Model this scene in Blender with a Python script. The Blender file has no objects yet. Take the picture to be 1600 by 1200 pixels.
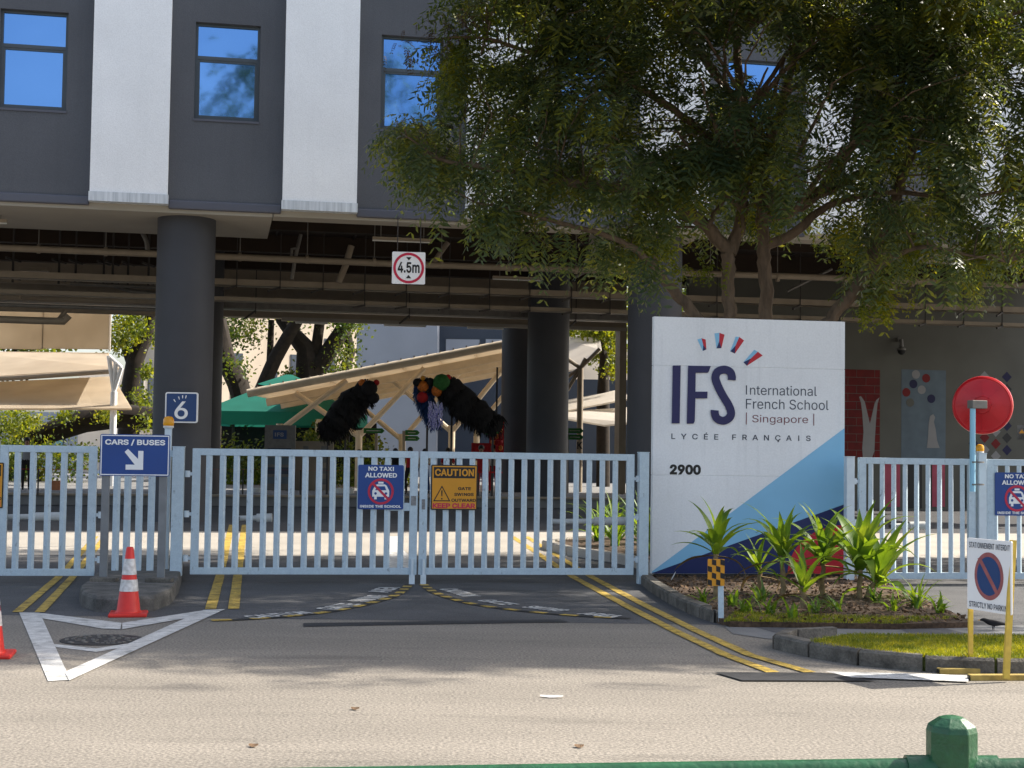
import bpy, bmesh, math, random
import numpy as np
from mathutils import Vector, Matrix
R = math.radians
random.seed(7); rng = np.random.default_rng(7)
SC = bpy.context.scene; COL = SC.collection
# ------------------------------------------------------------------ camera, light, exposure
F = 2300.0; EYE = 1.7; TH = math.atan(106/2300.0); RO = 0.0137
cam = bpy.data.cameras.new('camera'); cam.sensor_width = 36; cam.lens = F/1600*36
cam.clip_start = .05; cam.clip_end = 1500
camo = bpy.data.objects.new('camera', cam); COL.objects.link(camo); SC.camera = camo
fw = Vector((0, math.cos(TH), math.sin(TH))); u0 = Vector((0, -math.sin(TH), math.cos(TH))); r0 = Vector((1, 0, 0))
CR = r0*math.cos(RO)+u0*math.sin(RO); CU = u0*math.cos(RO)-r0*math.sin(RO); CP = Vector((0, 0, EYE))
M = Matrix.Identity(4)
for i, a in enumerate((CR, CU, -fw)):
    for j in range(3): M[j][i] = a[j]
M.translation = CP; camo.matrix_world = M
SUN_AZ, SUN_EL = R(19), R(41)
world = bpy.data.worlds.new('World'); SC.world = world; world.use_nodes = True
wn = world.node_tree.nodes; wl = world.node_tree.links
sky = wn.new('ShaderNodeTexSky'); sky.sky_type = 'NISHITA'; sky.sun_disc = False
sky.sun_elevation = SUN_EL; sky.sun_rotation = R(90)-SUN_AZ; sky.air_density = 1.0; sky.dust_density = 3.0; sky.ozone_density = .7
bg = wn['Background']; bg.inputs[1].default_value = 0.13; 
tcw = wn.new('ShaderNodeTexCoord'); mpw = wn.new('ShaderNodeMapping'); mpw.inputs['Scale'].default_value = (1, 1, 2.6); cn_ = wn.new('ShaderNodeTexNoise'); cn_.inputs['Scale'].default_value = 2.4; cn_.inputs['Detail'].default_value = 7; cn_.inputs['Roughness'].default_value = .6
crw = wn.new('ShaderNodeValToRGB'); crw.color_ramp.elements[0].position = .5; crw.color_ramp.elements[0].color = (.06, .06, .06, 1); crw.color_ramp.elements[1].position = .78; crw.color_ramp.elements[1].color = (.75, .75, .75, 1)
mxw = wn.new('ShaderNodeMix'); mxw.data_type = 'RGBA'; mxw.inputs['B'].default_value = (6.4, 6.5, 6.8, 1)
wl.new(tcw.outputs['Generated'], mpw.inputs[0]); wl.new(mpw.outputs[0], cn_.inputs['Vector']); wl.new(cn_.outputs[0], crw.inputs[0]); wl.new(crw.outputs[0], mxw.inputs['Factor']); wl.new(sky.outputs[0], mxw.inputs['A']); wl.new(mxw.outputs['Result'], bg.inputs[0])
sd = bpy.data.lights.new('sun', 'SUN'); sd.energy = 4.9; sd.angle = R(.5); sd.color = (1, .93, .82)
so = bpy.data.objects.new('sun', sd); COL.objects.link(so)
TS = Vector((math.cos(SUN_EL)*math.cos(SUN_AZ), math.cos(SUN_EL)*math.sin(SUN_AZ), math.sin(SUN_EL)))
so.rotation_euler = TS.to_track_quat('Z', 'Y').to_euler(); so.location = (20, 10, 30)
SC.view_settings.view_transform = 'Standard'; SC.view_settings.look = 'None'
SC.view_settings.exposure = 1.1; SC.view_settings.gamma = 1; SC.view_settings.use_curve_mapping = False
# ------------------------------------------------------------------ geometry helpers
def ray(u, v): return (fw + CR*((u-800)/F) + CU*((600-v)/F))
def gnd(u, v, z=0.0):
    d = ray(u, v); return CP + d*((z-EYE)/d.z)
def pln(u, v, Y0, t=0.0):
    d = ray(u, v); k = Y0/(d.y-t*d.x); return CP + d*k
def dep(u, v, Y): return pln(u, v, Y, 0)
class Fr:
    """a flat working plane: origin, along, up; n points at the viewer's side"""
    def __init__(s, O, ex, ey): s.O = Vector(O); s.ex = Vector(ex).normalized(); s.ey = Vector(ey).normalized(); s.n = s.ex.cross(s.ey)
    def w(s, x, y, z=0.0): return s.O + s.ex*x + s.ey*y + s.n*z
    def px(s, u, v):
        d = ray(u, v); k = (s.O-CP).dot(s.n)/d.dot(s.n); p = CP+d*k-s.O
        return (p.dot(s.ex), p.dot(s.ey))
def vplane(Y0, t, off=0.0): 
    e = Vector((1, t, 0)).normalized(); n = e.cross(Vector((0, 0, 1)))
    return Fr(Vector((0, Y0, 0))+n*off, e, (0, 0, 1))
W = {}
def tagp(o, label=None, cat=None, group=None, kind=None):
    if label: o['label'] = label
    if cat: o['category'] = cat
    if group: o['group'] = group
    if kind: o['kind'] = kind
    return o
def thing(name, label, cat, loc=(0, 0, 0), rz=0.0, group=None):
    o = bpy.data.objects.new(name, None); COL.objects.link(o); o.empty_display_size = .2
    o.location = loc; o.rotation_euler = (0, 0, rz)
    W[o.name] = Matrix.Translation(Vector(loc)) @ Matrix.Rotation(rz, 4, 'Z')
    return tagp(o, label, cat, group)
def wm(o): return W.get(o.name, Matrix.Identity(4)) if o is not None else Matrix.Identity(4)
def link(name, me, parent=None, mw=None):
    o = bpy.data.objects.new(name, me); COL.objects.link(o)
    mw = mw or Matrix.Identity(4)
    if parent is not None: o.parent = parent; o.matrix_local = wm(parent).inverted() @ mw
    else: o.matrix_world = mw
    W[o.name] = mw
    return o
class MB:
    def __init__(s): s.v = []; s.f = []; s.mi = []; s.m = 0
    def add(s, vs, fs):
        b = len(s.v); s.v += [tuple(p) for p in vs]
        for f in fs: s.f.append(tuple(b+i for i in f)); s.mi.append(s.m)
        return s
    def box(s, c, d, rz=0.0, ax=None):
        x, y, z = d[0]/2, d[1]/2, d[2]/2; c = Vector(c)
        if ax is None:
            A = Matrix.Rotation(rz, 3, 'Z'); ax = [A.col[0], A.col[1], A.col[2]]
        vs = [c+Vector(ax[0])*sx*x+Vector(ax[1])*sy*y+Vector(ax[2])*sz*z for sx in (-1, 1) for sy in (-1, 1) for sz in (-1, 1)]
        return s.add(vs, [(0, 1, 3, 2), (4, 6, 7, 5), (0, 4, 5, 1), (2, 3, 7, 6), (0, 2, 6, 4), (1, 5, 7, 3)])
    def fbox(s, fr, x0, x1, y0, y1, z0, z1):
        vs = [fr.w(x, y, z) for x in (x0, x1) for y in (y0, y1) for z in (z0, z1)]
        return s.add(vs, [(0, 1, 3, 2), (4, 6, 7, 5), (0, 4, 5, 1), (2, 3, 7, 6), (0, 2, 6, 4), (1, 5, 7, 3)])
    def bar(s, a, b, w, h, up=(0, 0, 1)):
        a = Vector(a); b = Vector(b); d = (b-a); L = d.length; d.normalize()
        x = d.cross(Vector(up)); 
        if x.length < 1e-4: x = Vector((1, 0, 0))
        x.normalize(); z = x.cross(d)
        return s.box((a+b)/2, (w, L, h), ax=[x, d, z])
    def tube(s, pts, rad, n=10, cap=True):
        pts = [Vector(p) for p in pts]; k = len(pts)
        if not hasattr(rad, '__len__'): rad = [rad]*k
        ref = None; b = len(s.v); 
        for i, p in enumerate(pts):
            d = (pts[min(i+1, k-1)]-pts[max(i-1, 0)]).normalized()
            if ref is None: ref = Vector((1, 0, 0)) if abs(d.x) < .8 else Vector((0, 0, 1))
            x = (ref-d*ref.dot(d)).normalized(); y = d.cross(x); ref = x
            for j in range(n):
                a = 2*math.pi*j/n; s.v.append(tuple(p+(x*math.cos(a)+y*math.sin(a))*rad[i]))
        for i in range(k-1):
            for j in range(n):
                s.f.append((b+i*n+j, b+i*n+(j+1) % n, b+(i+1)*n+(j+1) % n, b+(i+1)*n+j)); s.mi.append(s.m)
        if cap:
            s.f.append(tuple(b+j for j in reversed(range(n)))); s.mi.append(s.m)
            s.f.append(tuple(b+(k-1)*n+j for j in range(n))); s.mi.append(s.m)
        return s
    def lathe(s, prof, c=(0, 0, 0), n=20, axis=(0, 0, 1), phase=0):
        z = Vector(axis).normalized(); x = Vector((1, 0, 0)) if abs(z.x) < .8 else Vector((0, 1, 0))
        x = (x-z*x.dot(z)).normalized(); y = z.cross(x); c = Vector(c); b = len(s.v); k = len(prof)
        for r, h in prof:
            for j in range(n):
                a = 2*math.pi*j/n+phase; s.v.append(tuple(c+z*h+(x*math.cos(a)+y*math.sin(a))*r))
        for i in range(k-1):
            for j in range(n):
                s.f.append((b+i*n+j, b+i*n+(j+1) % n, b+(i+1)*n+(j+1) % n, b+(i+1)*n+j)); s.mi.append(s.m)
        s.f.append(tuple(b+j for j in reversed(range(n)))); s.mi.append(s.m)
        s.f.append(tuple(b+(k-1)*n+j for j in range(n))); s.mi.append(s.m)
        return s
    def flat(s, fr, poly, z0=0.0, z1=0.002):
        n = len(poly); vs = [fr.w(x, y, z1) for x, y in poly]+[fr.w(x, y, z0) for x, y in poly]
        a = sum(poly[i][0]*poly[(i+1) % n][1]-poly[(i+1) % n][0]*poly[i][1] for i in range(n))
        top = tuple(range(n)); bot = tuple(reversed(range(n, 2*n)))
        if a < 0: top = tuple(reversed(top)); bot = tuple(reversed(bot))
        fs = [top, bot]
        for i in range(n):
            j = (i+1) % n
            fs.append((i, n+i, n+j, j) if a > 0 else (i, j, n+j, n+i))
        return s.add(vs, fs)
    def ring(s, fr, c, ra, rb, z0, z1, n=36, sx=1.0, sy=1.0):
        for i in range(n):
            a, b = 2*math.pi*i/n, 2*math.pi*(i+1)/n
            P = [(c[0]+math.cos(t)*r*sx, c[1]+math.sin(t)*r*sy) for r, t in ((ra, a), (rb, a), (rb, b), (ra, b))]
            s.flat(fr, P, z0, z1)
        return s
    def sheet(s, pts):
        return s.add(pts, [tuple(range(len(pts)))])
    def build(s, name, mats, parent=None, smooth=False, label=None, loc=None, bevel=0):
        if not isinstance(mats, (list, tuple)): mats = [mats]
        mw = wm(parent)
        if parent is None and loc is not None: mw = Matrix.Translation(Vector(loc))
        inv = mw.inverted(); me = bpy.data.meshes.new(name)
        me.from_pydata([inv @ Vector(p) for p in s.v], [], s.f)
        for m in mats: me.materials.append(m)
        me.polygons.foreach_set('material_index', s.mi)
        if smooth: 
            me.polygons.foreach_set('use_smooth', [True]*len(s.f))
            try: me.set_sharp_from_angle(angle=R(40))
            except Exception: pass
        me.update()
        bm = bmesh.new(); bm.from_mesh(me); bmesh.ops.recalc_face_normals(bm, faces=bm.faces); bm.to_mesh(me); bm.free()
        o = link(name, me, parent, mw)
        if bevel:
            b = o.modifiers.new('bevel', 'BEVEL'); b.width = bevel; b.segments = 2; b.limit_method = 'ANGLE'
        if label: o['label'] = label
        return o
def circle(c, r, n=28, sx=1, sy=1): return [(c[0]+math.cos(2*math.pi*i/n)*r*sx, c[1]+math.sin(2*math.pi*i/n)*r*sy) for i in range(n)]
def rrect(x0, y0, x1, y1, r, n=4):
    P = []
    for cx, cy, a in ((x1-r, y1-r, 0), (x0+r, y1-r, 90), (x0+r, y0+r, 180), (x1-r, y0+r, 270)):
        for i in range(n+1): t = R(a+90*i/n); P.append((cx+math.cos(t)*r, cy+math.sin(t)*r))
    return P
FONT = None
try:
    import os
    FONT = bpy.data.fonts.load(os.path.join(bpy.utils.system_resource('DATAFILES'), 'fonts', 'Inter.woff2'))
except Exception: FONT = None
FONT = None
try:
    import os
    FONT = bpy.data.fonts.load(os.path.join(bpy.utils.system_resource('DATAFILES'), 'fonts', 'Inter.woff2'))
except Exception: FONT = None
def text_mesh(body, bold=0.0, sp=1.0):
    """outlines of the words, moved outward by `bold` and filled by winding number (overlapping strokes stay solid)"""
    from mathutils.geometry import delaunay_2d_cdt
    cu = bpy.data.curves.new('t', 'FONT'); cu.body = body; cu.size = 1; cu.space_character = sp; cu.resolution_u = 3; cu.fill_mode = 'NONE'
    if FONT: cu.font = FONT
    ob = bpy.data.objects.new('t', cu); COL.objects.link(ob)
    dg = bpy.context.evaluated_depsgraph_get(); me = bpy.data.meshes.new_from_object(ob.evaluated_get(dg))
    co = [(v.co.x, v.co.y) for v in me.vertices]; nxt = {}
    adj = [[] for _ in co]
    for e in me.edges: a, b = e.vertices; adj[a].append(b); adj[b].append(a)
    bpy.data.objects.remove(ob); bpy.data.curves.remove(cu); bpy.data.meshes.remove(me)
    seen = set(); loops = []
    for s in range(len(co)):
        if s in seen or len(adj[s]) < 2: continue
        lp = [s]; seen.add(s); cur = s+1 if s+1 in adj[s] else adj[s][0]
        while cur not in seen:
            lp.append(cur); seen.add(cur); nx = [q for q in adj[cur] if q not in seen]
            if not nx: break
            cur = nx[0]
        P = [co[q] for q in lp]; C = []
        for p in P:
            if not C or (p[0]-C[-1][0])**2+(p[1]-C[-1][1])**2 > 1e-8: C.append(p)
        if len(C) == 12 and all(abs(C[i][0]-C[i-1][0]) < 1e-4 or abs(C[i][1]-C[i-1][1]) < 1e-4 for i in range(12)):   # a slab capital I becomes a plain stem
            X = [c[0] for c in C]; Yv = [c[1] for c in C]; mx = (min(X)+max(X))/2; top_ = [c for c in C if c[1] > max(Yv)-1e-3]; bot_ = [c for c in C if c[1] < min(Yv)+1e-3]; inn = sorted({round(x-mx, 3) for x in X})
            if len(top_) == 2 and len(bot_) == 2 and len(inn) == 4 and abs(inn[0]+inn[3]) < .004 and abs(inn[1]+inn[2]) < .004:
                h_ = (inn[2]-inn[1])/2; up_ = C[0]; C = [(mx-h_, min(Yv)), (mx+h_, min(Yv)), (mx+h_, max(Yv)), (mx-h_, max(Yv))]
                A_ = lambda l: sum(l[i][0]*l[(i+1) % len(l)][1]-l[(i+1) % len(l)][0]*l[i][1] for i in range(len(l)))
                C = C if A_([p for p in P]) > 0 else C[::-1]
        if len(C) > 2: loops.append(C)
    big = max(loops, key=lambda l: abs(sum(l[i][0]*l[(i+1) % len(l)][1]-l[(i+1) % len(l)][0]*l[i][1] for i in range(len(l)))))
    sg = 1 if sum(big[i][0]*big[(i+1) % len(big)][1]-big[(i+1) % len(big)][0]*big[i][1] for i in range(len(big))) > 0 else -1
    L2 = []
    for l in loops:
        n = len(l); Q = []
        for i in range(n):
            a, b, c = Vector(l[i-1]), Vector(l[i]), Vector(l[(i+1) % n]); d1 = (b-a).normalized(); d2 = (c-b).normalized()
            n1 = Vector((d1.y, -d1.x)); n2 = Vector((d2.y, -d2.x)); m = n1+n2; k = m.length_squared
            m = m*(2/k) if k > .35 else m.normalized()*1.6
            Q.append(tuple(b+m*bold*sg))
        L2.append(Q)
    V = []; E = []
    for l in L2:
        b = len(V); V += [Vector(p) for p in l]; E += [(b+i, b+(i+1) % len(l)) for i in range(len(l))]
    r = delaunay_2d_cdt(V, E, [], 0, 1e-6); vs = [(v.x, v.y) for v in r[0]]; fs = [tuple(f) for f in r[2]]
    cen = np.array([(sum(vs[i][0] for i in f)/3, sum(vs[i][1] for i in f)/3) for f in fs]); w = np.zeros(len(fs))
    for l in L2:
        for i in range(len(l)):
            (x0, y0), (x1, y1) = l[i], l[(i+1) % len(l)]
            if y0 == y1: continue
            cr = (x1-x0)*(cen[:, 1]-y0)-(cen[:, 0]-x0)*(y1-y0)
            w += ((y0 <= cen[:, 1]) & (y1 > cen[:, 1]) & (cr > 0)).astype(int)-((y1 <= cen[:, 1]) & (y0 > cen[:, 1]) & (cr < 0)).astype(int)
    fs = [f for f, k in zip(fs, w) if abs(k) > .5]; us_ = sorted({i for f in fs for i in f}); mp = {q: k for k, q in enumerate(us_)}
    return [vs[i] for i in us_], [tuple(mp[i] for i in f) for f in fs]
def text(body, fr, box, mat, parent, z=0.004, bold=0.03, sp=1.0, name='lettering'):
    """box = x0,y0,x1,y1 on the working plane; the words are fitted to it"""
    vs, fs = text_mesh(body, bold, sp)
    xs = [v[0] for v in vs]; ys = [v[1] for v in vs]; ax, bx, ay, by = min(xs), max(xs), min(ys), max(ys)
    x0, y0, x1, y1 = box; m = MB()
    m.add([fr.w(x0+(x-ax)/(bx-ax)*(x1-x0), y0+(y-ay)/(by-ay)*(y1-y0), z) for x, y in vs], fs)
    return m.build(name, mat, parent)
# ------------------------------------------------------------------ materials
def translucent(m, f=.45):
    nt = m.node_tree; N = nt.nodes; L = nt.links; b = N['Principled BSDF']; t = N.new('ShaderNodeBsdfTranslucent'); mx = N.new('ShaderNodeMixShader'); mx.inputs[0].default_value = f
    if b.inputs['Base Color'].links: L.new(b.inputs['Base Color'].links[0].from_socket, t.inputs[0])
    L.new(b.outputs[0], mx.inputs[1]); L.new(t.outputs[0], mx.inputs[2]); L.new(mx.outputs[0], N['Material Output'].inputs[0])
def mat(name, col, rough=.6, var=.15, scale=3.0, bump=0.0, bscale=60.0, metal=0.0, spec=.4, detail=4, col2=None, stretch=None, fine=0.0, stain=None):
    m = bpy.data.materials.new(name); m.use_nodes = True; nt = m.node_tree; N = nt.nodes; L = nt.links
    b = N['Principled BSDF']; b.inputs['Roughness'].default_value = rough; b.inputs['Metallic'].default_value = metal
    b.inputs['Specular IOR Level'].default_value = spec
    g = N.new('ShaderNodeNewGeometry'); src = g.outputs['Position']
    if stretch:
        mp = N.new('ShaderNodeMapping'); mp.inputs['Scale'].default_value = stretch; L.new(src, mp.inputs[0]); src = mp.outputs[0]
    nz = N.new('ShaderNodeTexNoise'); nz.inputs['Scale'].default_value = scale; nz.inputs['Detail'].default_value = detail; L.new(src, nz.inputs['Vector'])
    cr = N.new('ShaderNodeValToRGB'); cr.color_ramp.elements[0].position = .3; cr.color_ramp.elements[1].position = .7
    c2 = col2 or tuple(c*(1-var) for c in col); c1 = tuple(min(1, c*(1+var*.6)) for c in col) if not col2 else col
    cr.color_ramp.elements[0].color = (*c2, 1); cr.color_ramp.elements[1].color = (*c1, 1)
    L.new(nz.outputs[0], cr.inputs[0]); out = cr.outputs[0]
    if fine:
        n2 = N.new('ShaderNodeTexNoise'); n2.inputs['Scale'].default_value = bscale; n2.inputs['Detail'].default_value = 2; L.new(g.outputs['Position'], n2.inputs['Vector'])
        mr = N.new('ShaderNodeMapRange'); mr.inputs[1].default_value = .3; mr.inputs[2].default_value = .7; mr.inputs[3].default_value = 1-fine; mr.inputs[4].default_value = 1+fine
        L.new(n2.outputs[0], mr.inputs[0]); mx = N.new('ShaderNodeVectorMath'); mx.operation = 'SCALE'; L.new(out, mx.inputs[0]); L.new(mr.outputs[0], mx.inputs['Scale']); out = mx.outputs[0]
    if stain:   # (scale, stretch, low, high, factor) worn or dirty marks of their own shape
        sc_, st_, lo_, hi_, fa_ = stain; mp2 = N.new('ShaderNodeMapping'); mp2.inputs['Scale'].default_value = st_; L.new(g.outputs['Position'], mp2.inputs[0])
        n4 = N.new('ShaderNodeTexNoise'); n4.inputs['Scale'].default_value = sc_; n4.inputs['Detail'].default_value = 8; n4.inputs['Roughness'].default_value = .62; L.new(mp2.outputs[0], n4.inputs['Vector'])
        m4 = N.new('ShaderNodeMapRange'); m4.inputs[1].default_value = lo_; m4.inputs[2].default_value = hi_; m4.inputs[3].default_value = 1; m4.inputs[4].default_value = fa_; L.new(n4.outputs[0], m4.inputs[0])
        x4 = N.new('ShaderNodeVectorMath'); x4.operation = 'SCALE'; L.new(out, x4.inputs[0]); L.new(m4.outputs[0], x4.inputs['Scale']); out = x4.outputs[0]
    L.new(out, b.inputs['Base Color'])
    if bump:
        n3 = N.new('ShaderNodeTexNoise'); n3.inputs['Scale'].default_value = bscale; n3.inputs['Detail'].default_value = 3; L.new(g.outputs['Position'], n3.inputs['Vector'])
        bp = N.new('ShaderNodeBump'); bp.inputs['Strength'].default_value = bump; bp.inputs['Distance'].default_value = .01; L.new(n3.outputs[0], bp.inputs['Height']); L.new(bp.outputs[0], b.inputs['Normal'])
    return m
def leafmat(name, c1, c2, c3, trans=.35, scale=1.2, rough=.5):
    m = bpy.data.materials.new(name); m.use_nodes = True; nt = m.node_tree; N = nt.nodes; L = nt.links
    b = N['Principled BSDF']; b.inputs['Roughness'].default_value = rough; b.inputs['Specular IOR Level'].default_value = .35
    g = N.new('ShaderNodeNewGeometry'); nz = N.new('ShaderNodeTexNoise'); nz.inputs['Scale'].default_value = scale; nz.inputs['Detail'].default_value = 3; L.new(g.outputs['Position'], nz.inputs['Vector'])
    ad = N.new('ShaderNodeMath'); ad.operation = 'MULTIPLY_ADD'; ad.inputs[1].default_value = .3; L.new(g.outputs['Random Per Island'], ad.inputs[0]); L.new(nz.outputs[0], ad.inputs[2])
    cr = N.new('ShaderNodeValToRGB'); e = cr.color_ramp.elements; e[0].position = .42; e[1].position = .9; e[0].color = (*c1, 1); e[1].color = (*c3, 1)
    k = e.new(.68); k.color = (*c2, 1); L.new(ad.outputs[0], cr.inputs[0]); L.new(cr.outputs[0], b.inputs['Base Color'])
    t = N.new('ShaderNodeBsdfTranslucent'); sc = N.new('ShaderNodeVectorMath'); sc.operation = 'MULTIPLY'; sc.inputs[1].default_value = (3.2, 2.6, .8)
    L.new(cr.outputs[0], sc.inputs[0]); L.new(sc.outputs[0], t.inputs[0]); mx = N.new('ShaderNodeMixShader'); mx.inputs[0].default_value = trans
    L.new(b.outputs[0], mx.inputs[1]); L.new(t.outputs[0], mx.inputs[2]); L.new(mx.outputs[0], N['Material Output'].inputs[0])
    return m
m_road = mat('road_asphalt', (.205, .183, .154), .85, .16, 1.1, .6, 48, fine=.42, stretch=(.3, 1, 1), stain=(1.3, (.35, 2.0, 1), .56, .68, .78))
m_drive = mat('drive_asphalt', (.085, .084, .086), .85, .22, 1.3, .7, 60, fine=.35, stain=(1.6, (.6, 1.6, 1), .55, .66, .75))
m_inner = mat('sunlit_band_pavement', (.34, .31, .27), .85, .12, .7, .2, 90, fine=.08)  # paving with the sun's brightness put into its colour; inner kerb shares it
m_foot = mat('footpath_concrete', (.17, .17, .17), .9, .15, 1.5, .3, 110, fine=.12)
m_footd = mat('footpath_patch', (.085, .085, .09), .9, .15, 1.5, .3, 110, fine=.12)
m_conc = mat('weathered_concrete', (.11, .104, .095), .95, .45, 5, .8, 50, fine=.2)
m_concl = mat('kerb_concrete', (.13, .118, .1), .95, .5, 6, .8, 50, fine=.2)
m_tar = mat('tar_strip', (.025, .025, .028), .7, .3, 8, .3, 90)
m_wpaint = mat('road_white_paint', (.66, .65, .62), .7, .0, 9, .3, 120, col2=(.42, .41, .39), detail=6, fine=.2, stain=(6, (1, 1, 1), .54, .64, .6))
m_ypaint = mat('road_yellow_paint', (.58, .39, .06), .7, .0, 9, .3, 60, col2=(.33, .23, .06), detail=7, fine=.3, stain=(7, (1, 1, 1), .5, .62, .45))
m_bpaint = mat('road_black_paint', (.03, .03, .03), .8, .2, 9)
m_soil = mat('garden_soil', (.08, .05, .03), 1, .5, 7, 1.0, 30, fine=.35)
m_lawn = mat('lawn_base', (.10, .12, .03), 1, .4, 8, .8, 60, fine=.3)
m_white = mat('white_render', (.82, .84, .86), .8, .05, .8, .35, 40, fine=.06, stain=(2.2, (2.5, 2.5, .12), .52, .8, .95))
m_whitetrim = mat('stained_white_trim', (.68, .72, .76), .8, .0, 6, .1, 40, col2=(.42, .46, .5), stretch=(3, 3, .15))
m_dark = mat('dark_grey_render', (.088, .094, .108), .8, .1, .7, .35, 40, fine=.08, stain=(2.0, (2.2, 2.2, .12), .5, .8, .9))
m_darktrim = mat('dark_trim', (.085, .09, .115), .45, .06, .7)
m_col = mat('dark_column_paint', (.045, .047, .055), .65, .08, 1.5, .25, 60, fine=.05)
m_soffit = mat('beige_soffit', (.36, .33, .28), .9, .08, .8)
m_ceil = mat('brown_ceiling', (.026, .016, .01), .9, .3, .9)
m_beige = mat('beige_painted_steel', (.28, .23, .17), .6, .12, 3)
m_galv = mat('galvanised_grey', (.17, .16, .145), .5, .2, 6, metal=.2)
m_grime = mat('dark_steel', (.035, .03, .028), .6, .3, 4)
m_frame = mat('window_frame', (.06, .075, .09), .4, .1, 2)
m_glass = bpy.data.materials.new('window_glass'); m_glass.use_nodes = True
_b = m_glass.node_tree.nodes['Principled BSDF']; _b.inputs['Base Color'].default_value = (.12, .27, .56, 1); _b.inputs['Metallic'].default_value = .95; _b.inputs['Roughness'].default_value = .06
_n = m_glass.node_tree.nodes.new('ShaderNodeTexNoise'); _n.inputs['Scale'].default_value = .5; _p = m_glass.node_tree.nodes.new('ShaderNodeBump'); _p.inputs['Strength'].default_value = .12; _p.inputs['Distance'].default_value = .05
m_glass.node_tree.links.new(_n.outputs[0], _p.inputs['Height']); m_glass.node_tree.links.new(_p.outputs[0], _b.inputs['Normal'])
m_gate = mat('gate_blue_paint', (.50, .60, .66), .45, .0, 14, .15, 60, col2=(.43, .53, .6), detail=6, fine=.06, stain=(16, (1, 1, .45), .62, .72, .45))
m_gatew = mat('gate_white_paint', (.6, .68, .73), .5, .08, 10, .1, 60)
m_rust = mat('chipped_grey', (.22, .22, .22), .7, .4, 30)
m_post = mat('grey_sign_post', (.2, .21, .22), .5, .15, 6, metal=.3)
m_sblue = mat('sign_blue', (.012, .055, .235), .4, .06, 4)
m_sblue2 = mat('sign_deep_blue', (.015, .05, .16), .4, .06, 4)
m_swhite = mat('sign_white', (.8, .8, .8), .45, .03, 4)
m_sred = mat('sign_red', (.5, .02, .06), .45, .08, 4)
m_sblack = mat('sign_black', (.012, .012, .012), .5, .1, 4)
m_syel = mat('sign_amber', (.62, .27, .015), .45, .05, 4)
m_board = mat('board_white', (.79, .80, .81), .55, .06, .9, .12, 45, fine=.04, stain=(2.5, (3, 3, .2), .54, .75, .9))
m_lblue = mat('board_light_blue', (.23, .50, .72), .5, .05, 2)
m_navy = mat('board_navy', (.008, .018, .10), .45, .1, 2)
m_bred = mat('board_red', (.5, .015, .03), .5, .06, 2)
m_navyt = mat('logo_navy', (.012, .012, .085), .4, .05, 2)
m_grt = mat('logo_slate', (.04, .05, .075), .5, .05, 2)
m_redt = mat('logo_brick_red', (.16, .03, .045), .5, .05, 2)
m_cone = mat('cone_red', (.62, .03, .02), .45, .1, 10)
m_conew = mat('cone_white', (.7, .68, .66), .4, .15, 25, col2=(.42, .4, .38))
m_green = mat('railing_green', (.012, .082, .03), .4, .3, 9, .25, 60, spec=.5, fine=.12, stain=(28, (1, 1, 1), .64, .70, .4))
m_yellowp = mat('yellow_timber', (.62, .43, .07), .6, .2, 12)
m_yellowd = mat('weathered_yellow_timber', (.38, .27, .07), .7, .3, 12)
m_mirror = mat('mirror_red_plastic', (.55, .012, .02), .35, .08, 5)
m_amber = mat('amber_lens', (.75, .32, .01), .25, .1, 9)
m_bluepole = mat('pale_blue_pole', (.3, .58, .75), .45, .05, 5)
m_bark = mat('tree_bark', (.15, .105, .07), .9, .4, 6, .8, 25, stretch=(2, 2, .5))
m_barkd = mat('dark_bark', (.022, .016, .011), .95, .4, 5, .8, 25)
m_leaf = leafmat('feathery_leaves', (.032, .058, .038), (.062, .094, .048), (.16, .18, .03), .42, rough=.34)
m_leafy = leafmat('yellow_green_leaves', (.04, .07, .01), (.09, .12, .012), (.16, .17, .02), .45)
m_strap = leafmat('strap_leaves', (.045, .10, .018), (.10, .185, .024), (.2, .28, .04), .38, 3)
m_grass = leafmat('grass_blades', (.07, .11, .012), (.15, .18, .016), (.27, .27, .03), .35, 4)
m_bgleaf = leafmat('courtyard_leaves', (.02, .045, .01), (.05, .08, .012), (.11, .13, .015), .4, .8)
m_canvas = mat('beige_canvas', (.72, .63, .5), .8, .0, .8, col2=(.6, .51, .39)); m_crsteel = mat('cream_steel', (.62, .52, .38), .6, .12, 3)
m_wcanvas = mat('white_canvas', (.72, .68, .62), .8, .08, .8)
m_teal = mat('teal_canvas', (.035, .27, .2), .8, .1, 1.5)
m_cream = mat('cream_wall', (.62, .52, .4), .9, .15, .4)
m_pale = mat('pale_blue_wall', (.36, .39, .44), .85, .08, .5)
m_paleb = mat('light_blue_wall', (.2, .42, .5), .8, .1, .6)
m_slate = mat('slate_wall', (.06, .075, .1), .85, .08, .5)
m_wallg = mat('mural_wall_grey', (.12, .118, .1), .9, .1, 1.2, .15, 50)
m_black = mat('black_fabric', (.012, .011, .012), .9, .3, 8)
m_red = mat('red_fabric', (.4, .012, .015), .8, .3, 8)
m_orange = mat('orange_trim', (.6, .16, .02), .7, .4, 14)
m_purple = mat('purple_fringe', (.16, .15, .6), .7, .5, 20, col2=(.7, .7, .9))
m_fgreen = mat('green_fringe', (.03, .14, .03), .8, .3, 12)
m_skin = mat('skin', (.3, .16, .1), .6, .05, 5)
m_grey = mat('grey_cloth', (.25, .25, .26), .9, .1, 5)
m_hair = mat('dark_hair', (.015, .012, .01), .6, .2, 8)
m_lamp = mat('lamp_housing', (.6, .6, .58), .4, .05, 3)
for m_ in (m_canvas, m_wcanvas, m_teal): translucent(m_, .6)
m_tan = mat('brown_leaf', (.14, .085, .045), .9, .4, 9)
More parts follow.
